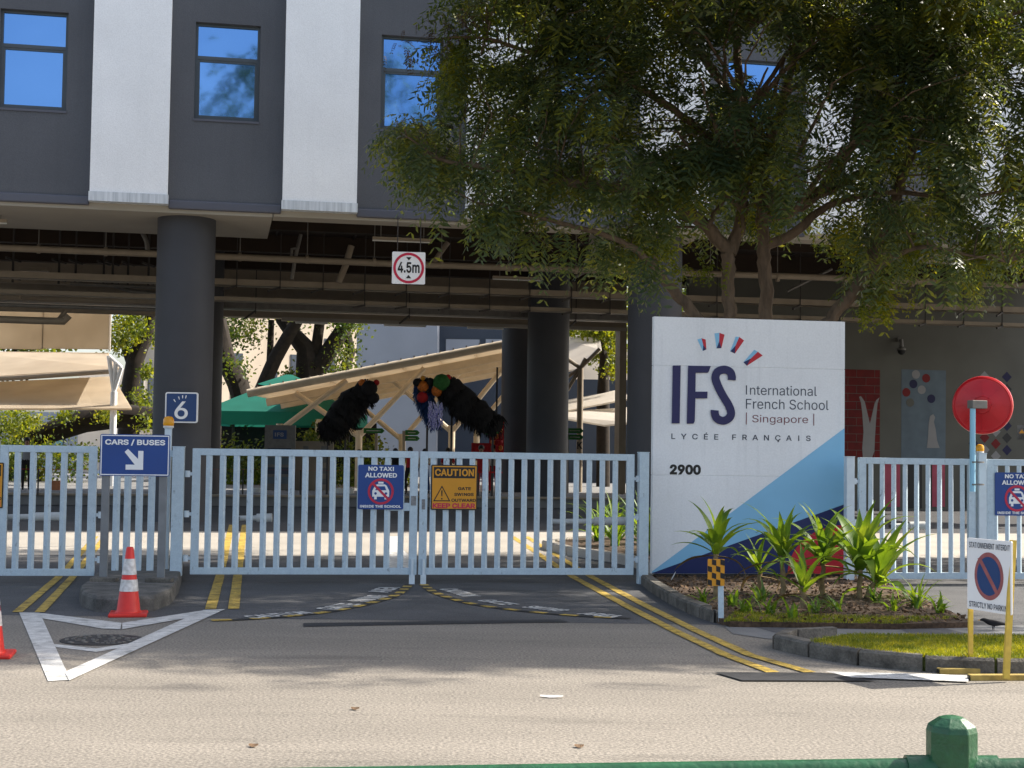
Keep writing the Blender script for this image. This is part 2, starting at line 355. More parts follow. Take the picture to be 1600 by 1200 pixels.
# ------------------------------------------------------------------ ground and paint
def gpoly(pts, z): return [gnd(u, v, z) for u, v in pts]
def slab(name, pts, z, m, th=None, kind='structure', parent=None, label=None):
    mb = MB()
    if th is None: mb.sheet(pts)
    else:
        n = len(pts); lo = [Vector((p.x, p.y, z-th)) for p in pts]
        mb.add([Vector((p.x, p.y, z)) for p in pts]+lo, [tuple(range(n)), tuple(reversed(range(n, 2*n)))]+[(i, (i+1) % n, n+(i+1) % n, n+i) for i in range(n)])
    o = mb.build(name, m, parent, label=label)
    if kind: o['kind'] = kind
    return o
def rect(x0, x1, y0, y1, z): return [Vector((x0, y0, z)), Vector((x1, y0, z)), Vector((x1, y1, z)), Vector((x0, y1, z))]
slab('ground', rect(-400, 400, -60, 900, -.012), -.012, m_road)
# the street: a sheet with slight unevenness
slab('road', rect(-60, 60, -12, 14.85, .001), 0, m_road)
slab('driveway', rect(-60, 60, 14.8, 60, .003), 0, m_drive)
slab('sunlit_band_pavement', [Vector((-60, 15, .006)), Vector((60, 33, .006)), Vector((60, 43.2, .006)), Vector((-60, 19.2, .006))], 0, m_inner)  # pale sheet laid along the sunlit band, brightness put into its colour
foot = [(1125, 972), (1380, 976), (1700, 978), (1700, 1002), (1250, 1000), (1200, 998), (1145, 990)]
slab('footpath', gpoly(foot, .006), 0, m_foot)
pt = thing('footpath_slab_patch', 'dark patched strip running across the grey footpath beside the lawn', 'pavement patch', gnd(1240, 985, .016))
MB().sheet(gpoly([(1165, 975.5), (1235, 976), (1295, 993), (1225, 992)], .009)).build('patch', m_footd, pt)
MB().sheet(gpoly([(1395, 978), (1465, 979), (1545, 998), (1440, 998)], .009)).build('patch', m_footd, pt)
soil = [(1002, 900), (1320, 898), (1372, 906), (1415, 925), (1475, 950), (1520, 972), (1400, 975), (1140, 971), (1118, 964), (1060, 930), (1020, 912)]
bp_ = gpoly(soil, .06)
slab('garden_bed', bp_, .06, m_soil, .08)
# lawn wedge with rounded kerb
lawn = [(1205, 1002), (1230, 998), (1330, 997), (1720, 999), (1720, 1050), (1560, 1042), (1450, 1036), (1350, 1026), (1290, 1018), (1240, 1010)]
LZ = .12
lawnp = [gnd(u, v, LZ) for u, v in [(1266, 1004), (1288, 999), (1330, 993), (1720, 996), (1720, 1032), (1560, 1030), (1450, 1026), (1360, 1018), (1312, 1012), (1282, 1008)]]
slab('lawn', lawnp, LZ-.01, m_lawn, .12)
def kerb(name, label, pts, z, w, m, seg, side=1, gap=.012):
    """kerb stones laid one by one along a ground polyline (world points)"""
    P = [Vector((p[0], p[1], 0)) for p in pts]; L = [0]
    for a, b in zip(P, P[1:]): L.append(L[-1]+(b-a).length)
    def at(s):
        s = max(0, min(L[-1], s))
        for i in range(len(P)-1):
            if s <= L[i+1]+1e-9: t = (s-L[i])/(L[i+1]-L[i]); return P[i].lerp(P[i+1], t), (P[i+1]-P[i]).normalized()
        return P[-1], (P[-1]-P[-2]).normalized()
    t = thing(name, label, 'kerb', P[0]); s = 0; rr = random.Random(3)
    while s < L[-1]-.05:
        e = min(L[-1], s+seg); a, da = at(s+gap); b, db = at(e-gap)
        na = Vector((-da.y, da.x, 0))*side; nb = Vector((-db.y, db.x, 0))*side; h = z+rr.uniform(-.006, .006); ch = .022
        m_ = MB(); vs = []
        for q, n in ((a, na), (b, nb)):
            vs += [q+Vector((0, 0, -.02)), q+Vector((0, 0, h-ch)), q+n*ch+Vector((0, 0, h)), q+n*w+Vector((0, 0, h)), q+n*w+Vector((0, 0, -.02))]
        m_.add(vs, [(0, 1, 6, 5), (1, 2, 7, 6), (2, 3, 8, 7), (3, 4, 9, 8), (4, 3, 2, 1, 0), (5, 6, 7, 8, 9)]); m_.build('kerb_stone', m, t)
        s = e
    return t
kerb('lawn_kerb', 'weathered concrete kerb curving round the front of the grass verge', [gnd(u, v) for u, v in [(1300, 1000), (1245, 1001), (1203, 1008), (1206, 1014), (1240, 1023), (1290, 1033), (1350, 1042), (1420, 1049), (1500, 1053), (1600, 1056), (1720, 1058)]], LZ+.012, .13, m_concl, .55, 1)
kerb('bed_kerb', 'low stone kerb between the driveway and the planting bed', [gnd(u, v) for u, v in [(1000, 912), (1015, 925), (1040, 941), (1068, 956), (1095, 967), (1108, 974), (1125, 974)]], .13, .13, m_concl, .5, 1)
# kerb on the inner right side of the driveway
kerb('inner_kerb', 'pale kerb edging the plants inside the gate', [Vector((2.1, 19.9, 0)), Vector((1.8, 22.5, 0)), Vector((.9, 24.6, 0)), Vector((.55, 26, 0)), Vector((1.0, 27.4, 0)), Vector((2.6, 28.3, 0))], .15, .15, m_inner, .8, -1)
slab('inner_garden_bed', [Vector((2.25, 20, .12)), Vector((4.3, 20.3, .12)), Vector((4.3, 28.2, .12)), Vector((2.6, 28.1, .12)), Vector((1.15, 27.3, .12)), Vector((.75, 26, .12)), Vector((1.1, 24.6, .12)), Vector((1.95, 22.5, .12))], .12, m_soil, .1)
slab('underpass_shade_floor', [Vector((-60, 19.21, .006)), Vector((60, 43.21, .006)), Vector((60, 60, .006)), Vector((-60, 60, .006))], 0, mat('shade_dark_asphalt', (.05, .05, .053), .9, .2, 1.2, .3, 140, fine=.2))  # near-black sheet puts the shade under the building into the floor colour
# painted lines, each a thin sheet on the ground
def paint(name, label, polys, m, z, cat='road marking', group=None):
    b = MB()
    for p in polys: b.sheet(gpoly(p, z))
    o = b.build(name, m); return tagp(o, label, cat, group)
tri = thing('give_way_marking', 'large worn white painted triangle outline in front of the island', 'road marking', gnd(190, 1000, .009))
for iP, P in enumerate(([(30, 957), (62, 957), (110, 1062), (75, 1064)], [(62, 957.5), (190, 973), (188, 983), (160, 982), (66, 966)], [(191, 973), (318, 953.5), (318, 961), (191, 983)], [(318, 953), (352, 951.5), (108, 1063), (101, 1050)])):
    MB().sheet(gpoly(P, .006+.0012*iP)).build('painted_line', m_wpaint, tri)
paint('faded_arrow_line', 'faint curved white line below the manhole cover', [[(82, 1006), (150, 1013), (228, 1001), (215, 1008), (150, 1018.5), (88, 1011)]], m_wpaint, .005)
def dbl(label, lines, w, name='double_yellow_line'):
    t = thing(name, label, 'road marking', gnd(*lines[0][0], .008), 0)
    for ln in lines:
        P = [gnd(u, v, .010) for u, v in ln]; b = MB(); vs = []; rr = random.Random(5)
        Q = []
        for a, c in zip(P, P[1:]):
            k = max(1, int((c-a).length/.35))
            for i in range(k): Q.append(a.lerp(c, i/k))
        Q.append(P[-1])
        for i, p in enumerate(Q):
            d = (Q[min(i+1, len(Q)-1)]-Q[max(i-1, 0)]).normalized(); n = Vector((-d.y, d.x, 0))*w/2*(1+rr.uniform(-.05, .05)); vs += [p-n, p+n]
        b.add(vs, [(2*i, 2*i+1, 2*i+3, 2*i+2) for i in range(len(Q)-1)]); b.build('yellow_line', m_ypaint, t)
    return t
dbl('double yellow lines slanting under the leftmost gate beside the island', [[(27, 956), (91, 902), (150, 838)], [(62, 956), (113, 902), (165, 838)]], .10)
dbl('double yellow lines running straight under the closed gate right of the island', [[(329, 951), (343, 902), (362, 820)], [(365, 951), (371, 902), (382, 820)]], .115)
dbl('long double yellow lines curving from under the gate out to the kerb on the right', [[(800, 838), (897, 902), (982, 948), (1060, 988), (1134, 1023), (1208, 1050)], [(822, 838), (926, 902), (1005, 944), (1090, 986), (1172, 1023), (1266, 1050)]], .11)
paint('white_kerb_line', 'thin white painted line along the road edge below the no parking board', [[(1290, 1049), (1460, 1053), (1513, 1056), (1513, 1065), (1330, 1058)]], m_wpaint, .014)
paint('tar_patch', 'black tar strip lying across the yellow lines at the road edge', [[(1115, 1050), (1285, 1051), (1372, 1063.5), (1160, 1063)]], m_tar, .012, 'tar strip')
paint('tar_seam', 'long narrow black tar strip across the mouth of the driveway', [[(474, 973.5), (700, 970), (875, 967.5), (889, 972), (700, 975), (474, 979)]], m_tar, .006, 'tar strip')
paint('inner_arrow', 'white painted arrow on the bright paving behind the gate', [[(608, 838), (628, 838), (628, 858), (640, 868), (640, 888), (608, 888)]], m_wpaint, .010)
mh = thing('manhole_cover', 'round dark iron manhole cover inside the white triangle', 'manhole cover', gnd(160, 999, 0))
c = gnd(160, 999, .009); MB().lathe([(.36, -.01), (.36, 0)], c, 28).build('cover', m_grime, mh)
b = MB()
for i in range(60):
    a = random.uniform(0, 6.28); r = .32*math.sqrt(random.random()); b.box(c+Vector((math.cos(a)*r, math.sin(a)*r, .003)), (.03, .03, .008), a)
b.build('raised_stud', m_galv, mh)['kind'] = 'stuff'
# swing arcs of the two gate leaves with their words
def arc(label, pts, name='gate_swing_marking'):
    P = [gnd(u, v, 0) for u, v in pts]; Q = []
    for i in range(len(P)-1):
        p0, p1, p2, p3 = P[max(i-1, 0)], P[i], P[i+1], P[min(i+2, len(P)-1)]
        for k in range(10):
            t = k/10; Q.append(.5*((2*p1)+(p2-p0)*t+(2*p0-5*p1+4*p2-p3)*t*t+(3*p1-p0-3*p2+p3)*t**3))
    Q.append(P[-1]); t = thing(name, label, 'road marking', Q[0]); L = [0]
    for a, c in zip(Q, Q[1:]): L.append(L[-1]+(c-a).length)
    def at(s):
        for i in range(len(Q)-1):
            if s <= L[i+1]: return Q[i].lerp(Q[i+1], (s-L[i])/(L[i+1]-L[i])), (Q[i+1]-Q[i]).normalized()
        return Q[-1], (Q[-1]-Q[-2]).normalized()
    s = 0; k = 0; dz = L[-1]/24
    while s < L[-1]-.01:
        e = min(s+dz, L[-1]); (a, da), (c_, dc) = at(s), at(e); na = Vector((-da.y, da.x, 0))*.055; nc = Vector((-dc.y, dc.x, 0))*.055; z = Vector((0, 0, .011))
        MB().sheet([a-na+z, c_-nc+z, c_+nc+z, a+na+z]).build('black_dash' if k % 2 else 'yellow_dash', m_bpaint if k % 2 else m_ypaint, t); s = e; k += 1
    return t
la = arc('black and yellow dashed arc left of the gate bolts', [(330, 970.5), (380, 969), (450, 964), (520, 956), (580, 943), (620, 930), (640, 914)])
ra = arc('black and yellow dashed arc right of the gate bolts', [(662, 914), (680, 927), (730, 943), (790, 952.5), (860, 960), (920, 964.5), (985, 967.5)])
def gtext(s, pa, pb, h, par):
    a = gnd(*pa, .012); b_ = gnd(*pb, .012); ex = (b_-a).normalized(); fr = Fr(a, ex, Vector((-ex.y, ex.x, 0)))
    text(s, fr, (0, 0, (b_-a).length, h), m_wpaint, par, 0, .03)
for s, pa, pb in (('CAUTION', (400, 966), (492, 958)), ('GATE', (524, 953), (566, 944)), ('SWING', (574, 940.5), (610, 931)), ('AREA', (606, 926), (626, 917.5))): gtext(s, pa, pb, .26, la)
for s, pa, pb in (('CAUTION', (684, 920), (722, 932)), ('GATE', (742, 938), (785, 945.5)), ('SWING', (812, 948.5), (870, 955.5)), ('AREA', (900, 959), (957, 965))): gtext(s, pa, pb, .24, ra)
# ------------------------------------------------------------------ traffic island
iz = .16
top = [(127, 916), (131, 925), (152, 931), (200, 933), (240, 930), (266, 920), (277, 905), (281, 893), (285, 868), (182, 868), (162, 886), (142, 904)]
ipts = [gnd(u, v, iz) for u, v in top]; cen = sum(ipts, Vector())/len(ipts)
t_is = thing('traffic_island', 'rough grey concrete island under the blue cars and buses sign', 'traffic island', (cen.x, cen.y, 0))
b = MB(); n = len(ipts)
rows = [[cen+(p-cen)*1.035+Vector((0, 0, -iz-.02)) for p in ipts], [cen+(p-cen)*1.02+Vector((0, 0, -.03)) for p in ipts], [p.copy() for p in ipts], [cen+(p-cen)*.93+Vector((0, 0, .006)) for p in ipts]]
b.add([v for r in rows for v in r], [(r*n+i, r*n+(i+1) % n, (r+1)*n+(i+1) % n, (r+1)*n+i) for r in range(3) for i in range(n)]+[tuple(range(3*n, 4*n))])
b.build('slab', m_conc, t_is)
for u, v in ((163, 909), (249, 910)):
    MB().box(gnd(u, v, iz)+Vector((0, 0, .025)), (.3, .16, .05)).build('footing', m_concl, t_is, bevel=.01)
# ------------------------------------------------------------------ gates and fence
GT = .15
def gx(u): 
    p = pln(u, 800, 19.05, GT); return p
grz = math.atan(GT); gdir = Vector((math.cos(grz), math.sin(grz), 0))
barme = {}
def bar_mesh(h, w=.078, d=.045):
    k = (round(h, 3), w)
    if k in barme: return barme[k]
    # rolled open section: a wide face, a folded flange on the right
    prof = [(-w/2, -d*.5), (w*.15, -d*.62), (w/2, -d*.1), (w/2-.01, 0), (w*.1, -d*.42), (-w/2+.006, -d*.3)]
    n = len(prof); vs = [(x, y, z) for z in (0, h) for x, y in prof]
    fs = [tuple(reversed(range(n))), tuple(range(n, 2*n))]+[(i, (i+1) % n, n+(i+1) % n, n+i) for i in range(n)]
    me = bpy.data.meshes.new('bar'); me.from_pydata(vs, [], fs); me.materials.append(m_gate); barme[k] = me; return me
def leaf(label, us, bars, z0, z1, cat='gate', group='pale blue bar gates', hinge='l', name='bar_gate', stile=.10, mats=m_gate, latch=True):
    a, b_ = gx(us[0]), gx(us[1]); O = Vector((a.x, a.y, 0)); L = (Vector((b_.x, b_.y, 0))-O).length
    t = thing(name, label, cat, (O.x, O.y, 0), grz, group); fr = Fr(O, gdir, (0, 0, 1))
    for x in (0, L-stile): MB().fbox(fr, x, x+stile, z0, z1, -.03, .03).build('stile', mats, t, bevel=.004)
    MB().fbox(fr, stile, L-stile, z1-.085, z1, -.03, .03).build('top_rail', mats, t, bevel=.004)
    MB().fbox(fr, stile, L-stile, z0, z0+.085, -.03, .03).build('bottom_rail', mats, t, bevel=.004)
    me = bar_mesh(z1-z0-.17)
    for u in bars:
        p = gx(u); link('bar', me, t, Matrix.Translation((p.x, p.y, z0+.085)) @ Matrix.Rotation(grz, 4, 'Z'))
    hx = -.06 if hinge == 'l' else L+.06
    for z in (z0+.2, z0+.75, z1-.32):
        MB().tube([fr.w(hx, z-.04), fr.w(hx, z+.04)], .035, 10).fbox(fr, min(hx, 0 if hinge == 'l' else L), max(hx, 0 if hinge == 'l' else L), z-.02, z+.02, -.012, .012).build('hinge', m_gatew, t)
    return t, fr, L
def us(a, b_, n): return [a+(b_-a)*i/(n-1) for i in range(n)]
g1, f1, L1 = leaf('pale blue gate leaf carrying the NO TAXI ALLOWED sign left of centre', (299, 652), us(325.5, 626.5, 15), .12, 1.69, hinge='l')
g2, f2, L2 = leaf('pale blue gate leaf carrying the orange CAUTION sign beside the school board', (655, 990), us(676, 960.5, 15), .12, 1.69, hinge='r')
g3, f3, L3 = leaf('narrow pale blue gate leaf at the left edge next to the island', (-2, 150), us(26, 123, 5), .10, 1.70, hinge='r')
g3b, f3b, L3b = leaf('pale blue gate leaf cut off by the left edge with an orange sign', (-300, -4), us(-275, -30, 11), .10, 1.70, hinge='l')
g4, f4, L4 = leaf('pale blue gate leaf right of the school board behind the strap plants', (1341, 1523), us(1360, 1503, 9), .07, 1.69, hinge='l')
g5, f5, L5 = leaf('pale blue gate leaf at the right edge carrying a NO TAXI sign', (1540.5, 1850), us(1555, 1830, 16), .07, 1.69, hinge='l')
# drop bolts and latch on the middle pair
for g, fr, x in ((g1, f1, L1-.06), (g2, f2, .06)):
    MB().tube([fr.w(x, .0, .05), fr.w(x, .32, .05)], .018, 8).fbox(fr, x-.035, x+.035, .0, .12, .028, .075).build('drop_bolt', m_gatew, g)
MB().fbox(f1, L1-.42, L1-.1, .93, 1.03, -.02, .02).build('lock_plate', m_gate, g1)
MB().fbox(f1, L1-.085, L1-.02, 1.0, 1.12, .031, .036).build('chipped_patch', m_rust, g1)
MB().fbox(f2, .03, .07, .95, 1.08, .031, .036).build('chipped_patch', m_rust, g2)
MB().fbox(f1, .02, L1-.35, .33, .36, -.10, -.07).build('brace', m_gate, g1) if False else None
# gate openers: horizontal ram arms behind the leaves
for lab, g_, ua, ub, v in (('white ram arm of the gate opener behind the left gate', g3, 8, 95, 808), ('white ram arm of the gate opener behind the centre left gate', g1, 372, 425, 810), ('white ram arm of the gate opener behind the gate by the planting', g2, 858, 985, 815), ('white ram arm of the gate opener behind the gate right of the board', g4, 1392, 1445, 822)):
    a = pln(ua, v, 19.28, GT); c_ = pln(ub, v-1, 19.24, GT); t = g_
    MB().tube([a, a.lerp(c_, .55)], .035, 10).build('ram', m_lamp, t, smooth=True); MB().tube([a.lerp(c_, .55), c_], .055, 10).build('motor_tube', m_lamp, t, smooth=True)
    MB().bar(a+Vector((0, -.2, 0)), a+Vector((0, .03, 0)), .05, .05).build('ram_bracket', m_grime, t)
# posts
def gpost(label, u0_, u1_, z0, z1, m, off=0.0, lamp=False, v=800):
    a, b_ = gx(u0_), gx(u1_); w = (b_-a).length; c_ = (a+b_)/2; n = Vector((-math.sin(grz), math.cos(grz), 0))
    t = thing('gate_post', label, 'gate post', (c_.x+n.x*off, c_.y+n.y*off, z0), grz, 'steel gate posts'); fr = Fr(Vector((c_.x, c_.y, 0))+n*off, gdir, (0, 0, 1))
    MB().fbox(fr, -w/2, w/2, z0, z1, -w/2, w/2).build('shaft', m, t, bevel=.006)
    MB().fbox(fr, -w/2-.004, w/2+.004, z1, z1+.012, -w/2-.004, w/2+.004).build('cap', m, t)
    return t, fr, w
gpost('pale blue gate post standing on the island right of the blue sign', 268, 286.5, .1, 1.70, m_gate)
gpost('pale blue gate post against the left edge of the school board', 997, 1012, 0, 1.71, m_gate)
gpost('white gate post against the right edge of the school board', 1320.5, 1333, .02, 1.69, m_gatew)
gpost('pale blue gate post carrying the convex mirror pole', 1527, 1539, 0, 1.76, m_gatew, .0)
fp, ff, fw_ = gpost('pale gate post topped by an orange beacon behind the blue sign', 252, 263, .12, 1.93, m_gatew, .25)
# amber beacons
def beacon(label, p, r):
    t = thing('beacon_lamp', label, 'warning light', p, 0, 'amber beacon lamps')
    MB().lathe([(r*.95, 0), (r*.95, r*.35)], p, 16).build('base', m_lamp, t)
    MB().lathe([(r*.9, r*.35), (r, r*.7), (r*.95, r*1.5), (r*.7, r*1.95), (r*.25, r*2.1)], p, 16).build('lens', m_amber, t, smooth=True)
pp = dep(258, 672, fp.location.y); beacon('amber beacon lamp on the post above the cars and buses sign', Vector((fp.location.x, fp.location.y, 1.945)), .07)
a = gx(1532); beacon('amber beacon lamp just below the red mirror', Vector((a.x+.0, a.y+.02, 1.775)), .055)
# fixed bar panel on the island
t = thing('fixed_bar_panel', 'short row of fixed pale blue bars on the island below the blue sign', 'fence', (gx(180).x, gx(180).y, .15), grz); fr = Fr(Vector((gx(180).x, gx(180).y, 0)), gdir, (0, 0, 1))
bm_ = bar_mesh(1.42, .085)
for u in (182, 199, 217.5, 236.5): p = gx(u); link('bar', bm_, t, Matrix.Translation((p.x, p.y, .16)) @ Matrix.Rotation(grz, 4, 'Z'))
MB().fbox(fr, -.12, .68, 1.58, 1.66, -.03, .03).build('top_rail', m_gate, t)
# ------------------------------------------------------------------ plate signs
def plate(name, label, fr, box, m, r=.02, th=.012, cat='sign', group=None, border=None, bw=.012, bi=.008):
    x0, y0, x1, y1 = box; c_ = fr.w((x0+x1)/2, y0); t = thing(name, label, cat, c_, 0, group)
    MB().flat(fr, rrect(x0, y0, x1, y1, r), -th, 0).build('plate', m, t)
    if border:
        b = MB(); a, c2, d, e = x0+bi, y0+bi, x1-bi, y1-bi
        b.flat(fr, [(a, c2), (d, c2), (d, c2+bw), (a, c2+bw)], .001, .003); b.flat(fr, [(a, e-bw), (d, e-bw), (d, e), (a, e)], .001, .003)
        b.flat(fr, [(a, c2+bw), (a+bw, c2+bw), (a+bw, e-bw), (a, e-bw)], .001, .003); b.flat(fr, [(d-bw, c2+bw), (d, c2+bw), (d, e-bw), (d-bw, e-bw)], .001, .003)
        b.build('border', border, t)
    return t
def pbox(fr, ul, vt, ur, vb):
    x0, y1 = fr.px(ul, vt); x1, y0 = fr.px(ur, vb); return x0, y0, x1, y1
def notaxi(label, fr, box, grp):
    x0, y0, x1, y1 = box; w = x1-x0; h = y1-y0; X = lambda a: x0+a*w; Yy = lambda a: y1-a*h
    t = plate('no_taxi_sign', label, fr, box, m_sblue, .02, group=grp)
    text('NO TAXI', fr, (X(.22), Yy(.135), X(.78), Yy(.04)), m_swhite, t); text('ALLOWED', fr, (X(.15), Yy(.285), X(.85), Yy(.18)), m_swhite, t)
    text('INSIDE THE SCHOOL', fr, (X(.05), Yy(.965), X(.95), Yy(.905)), m_swhite, t)
    c_ = (X(.5), Yy(.6)); 
    b = MB(); q = w/70.
    car = [(-13, -8), (-13, 1), (-9, 9), (-6, 11), (6, 11), (9, 9), (13, 1), (13, -8), (10, -8), (10, -12), (6, -12), (6, -8), (-6, -8), (-6, -12), (-10, -12), (-10, -8)]
    b.flat(fr, [(c_[0]+x*q, c_[1]+y*q) for x, y in car], .001, .003); b.flat(fr, [(c_[0]+x*q, c_[1]+y*q) for x, y in [(-4, 12), (4, 12), (4, 15), (-4, 15)]], .001, .003); b.build('taxi_symbol', m_swhite, t)
    b = MB(); b.flat(fr, [(c_[0]+x*q, c_[1]+y*q) for x, y in [(-8.5, 2), (8.5, 2), (6, 8), (-6, 8)]], .0032, .0042)
    b.flat(fr, circle((c_[0]-8*q, c_[1]-3*q), 2*q, 12), .0032, .0042); b.flat(fr, circle((c_[0]+8*q, c_[1]-3*q), 2*q, 12), .0032, .0042); b.build('windscreen_and_lights', m_sblue, t)
    MB().ring(fr, c_, 16.5*q, 20*q, .001, .005, 40).build('prohibition_ring', m_sred, t)
    d = (.707*16.6*q); e = 1.3*q; MB().flat(fr, [(c_[0]-d-e, c_[1]+d-e), (c_[0]-d+e, c_[1]+d+e), (c_[0]+d+e, c_[1]-d+e), (c_[0]+d-e, c_[1]-d-e)], .0046, .0056).build('prohibition_slash', m_sred, t)
GF = vplane(19.05, GT, .045)
notaxi('blue NO TAXI ALLOWED sign on the centre gate', GF, pbox(GF, 560, 726, 630, 796), 'blue no taxi signs on the gates')
notaxi('blue NO TAXI ALLOWED sign cut by the right edge', GF, pbox(GF, 1555, 738, 1623, 806), 'blue no taxi signs on the gates')
def caution(label, box, grp, full=True):
    fr = GF; x0, y0, x1, y1 = box; w = x1-x0; h = y1-y0; X = lambda a: x0+a*w; Yy = lambda a: y1-a*h
    t = plate('caution_sign', label, fr, box, m_sblack, .015, group=grp)
    MB().flat(fr, [(X(.025), Yy(.975)), (X(.975), Yy(.975)), (X(.975), Yy(.025)), (X(.025), Yy(.025))], .001, .003).build('orange_panel', m_syel, t)
    MB().flat(fr, [(X(.055), Yy(.295)), (X(.945), Yy(.295)), (X(.945), Yy(.05)), (X(.055), Yy(.05))], .0032, .0045).build('black_band', m_sblack, t)
    text('CAUTION', fr, (X(.08), Yy(.25), X(.92), Yy(.09)), m_syel, t, .006)
    for s, a, b_, c_, d in (('GATE', .58, .56, .86, .49), ('SWINGS', .5, .69, .92, .62), ('OUTWARD', .44, .82, .97, .75)): text(s, fr, (X(a), Yy(b_), X(c_), Yy(d)), m_sblack, t, .0042)
    text('KEEP CLEAR', fr, (X(.04), Yy(.965), X(.96), Yy(.85)), m_sred, t, .0042, .04)
    b = MB(); A, B, C_ = (X(.05), Yy(.81)), (X(.42), Yy(.81)), (X(.235), Yy(.46)); k = .82; G = ((A[0]+B[0]+C_[0])/3, (A[1]+B[1]+C_[1])/3)
    I = [(G[0]+(p[0]-G[0])*k, G[1]+(p[1]-G[1])*k) for p in (A, B, C_)]; O_ = [A, B, C_]
    for i in range(3): j = (i+1) % 3; b.flat(fr, [O_[i], O_[j], I[j], I[i]], .0032, .0045)
    b.flat(fr, [(X(.225), Yy(.7)), (X(.245), Yy(.7)), (X(.25), Yy(.57)), (X(.22), Yy(.57))], .0032, .0045); b.flat(fr, circle((X(.235), Yy(.755)), w*.018, 10), .0032, .0045)
    b.build('warning_triangle', m_sblack, t)
caution('orange and black CAUTION keep clear sign on the gate right of centre', pbox(GF, 674, 726, 745.5, 797), 'orange caution signs on the gates')
caution('orange sign edge barely visible at the far left', pbox(GF, -66, 722, 4, 794), 'orange caution signs on the gates')
# CARS / BUSES direction sign on its two grey posts
SP = vplane(17.9, GT, 0)
bx = pbox(SP, 157, 678, 264.5, 744.5)
t = plate('cars_buses_sign', 'blue CARS / BUSES sign with white arrow on two grey posts', SP, bx, m_sblue, .02, border=m_swhite, bw=.011, bi=.010)
x0, y0, x1, y1 = bx; w = x1-x0; h = y1-y0
text('CARS / BUSES', SP, (x0+.07*w, y1-.27*h, x0+.93*w, y1-.12*h), m_swhite, t)
q = h/66; ax, ay = x0+w*.5, y1-h*.62
MB().flat(SP, [(ax+x*q, ay+y*q) for x, y in [(-16, 13), (-11, 18), (5, 2), (5, 15), (13, 15), (13, -15), (-14, -15), (-14, -7), (0, -7)]], .001, .004).build('arrow', m_swhite, t)
for (ua, ub), vb in (((158.5, 171.5), 915), ((248.5, 261), 914)):
    um = (ua+ub)/2; X0 = SP.px(um, 740)[0]; b = MB(); b.fbox(SP, X0-.045, X0+.045, .16, y0+h*.95, -.075, -.016); b.build('post', m_post, t, bevel=.006)
# convex mirror seen from behind
t = thing('convex_mirror', 'round red back of a convex traffic mirror on a pale blue pole', 'traffic mirror', dep(1519, 768, 19.6))
Y = 19.75; b = MB(); a0 = dep(1519.5, 768, Y); a1 = dep(1520, 631, Y); b.tube([a0, a1], .038, 14).build('pole', m_bluepole, t, smooth=True)
mc = dep(1535, 633, Y+.22); ax = Vector((-.36, -1, .0)).normalized()
r = 46/F*Y
b = MB(); b.lathe([(r*1.0, -.1), (r*1.01, -.07), (r*.99, -.02), (r*.93, .0), (r*.91, -.01), (r*.86, -.01), (r*.6, .03), (r*.3, .05), (r*.28, .065), (r*.1, .068), (.001, .068)], mc, 40, ax)
b.build('mirror_back', m_mirror, t, smooth=True)
b = MB()
ux = ax.cross(Vector((0, 0, 1))).normalized(); uz = ux.cross(ax)
for i in range(8):
    a_ = i*math.pi/4; d = ux*math.cos(a_)+uz*math.sin(a_); b.bar(mc+d*r*.3+ax*.052, mc+d*r*.84+ax*.0, .02, .018, ax)
b.build('rib', m_mirror, t)
b = MB(); n = 14; P = []
for i in range(n+1):
    a_ = R(-25+115*i/n); d = -ux*math.cos(a_)*-1+uz*math.sin(a_); P += [mc+d*r*1.0-ax*.06, mc+d*r*1.04-ax*.26]
b.add(P, [(2*i, 2*i+1, 2*i+3, 2*i+2) for i in range(n)]); b.build('visor', m_mirror, t)
MB().box(dep(1527, 632, Y+.02), (.24, .12, .11), .35).build('clamp', m_galv, t, bevel=.008)
b = MB(); b.ring(Fr(dep(1521, 722, Y+.02), (1, .15, 0), (0, 1, 0)), (0.05, 0), .09, .1, -.01, .01, 18); b.build('band', m_galv, t)
b = MB(); b.ring(Fr(dep(1521, 757, Y+.02), (1, .15, 0), (0, 1, 0)), (0.05, 0), .09, .1, -.01, .01, 18); b.build('band', m_galv, t)
# height limit sign hung from the soffit
HS = vplane(34.3, .1, .25); bx = pbox(HS, 613, 393, 664, 444.5)
t = plate('height_limit_sign', 'square white 4.5m height limit sign hung under the building', HS, bx, m_swhite, .03)
c_ = ((bx[0]+bx[2])/2, (bx[1]+bx[3])/2); rr_ = (bx[2]-bx[0])/2
MB().ring(HS, c_, rr_*.78, rr_*.93, .001, .006, 40).build('red_ring', m_sred, t)
text('4.5m', HS, (c_[0]-rr_*.66, c_[1]-rr_*.3, c_[0]+rr_*.66, c_[1]+rr_*.36), m_sblack, t, .004, .025)
b = MB(); b.flat(HS, [(c_[0]-rr_*.16, c_[1]+rr_*.66), (c_[0]+rr_*.16, c_[1]+rr_*.66), (c_[0], c_[1]+rr_*.46)], .001, .006); b.flat(HS, [(c_[0]-rr_*.16, c_[1]-rr_*.62), (c_[0]+rr_*.16, c_[1]-rr_*.62), (c_[0], c_[1]-rr_*.42)], .001, .006); b.build('arrowhead', m_sblack, t)
for dx in (-.33, .33): MB().tube([HS.w(c_[0]+dx*.8, bx[3]-.02, -.02), HS.w(c_[0]+dx*.8, 7.1, -.02)], .012, 6).build('hanger_rod', m_grime, t)
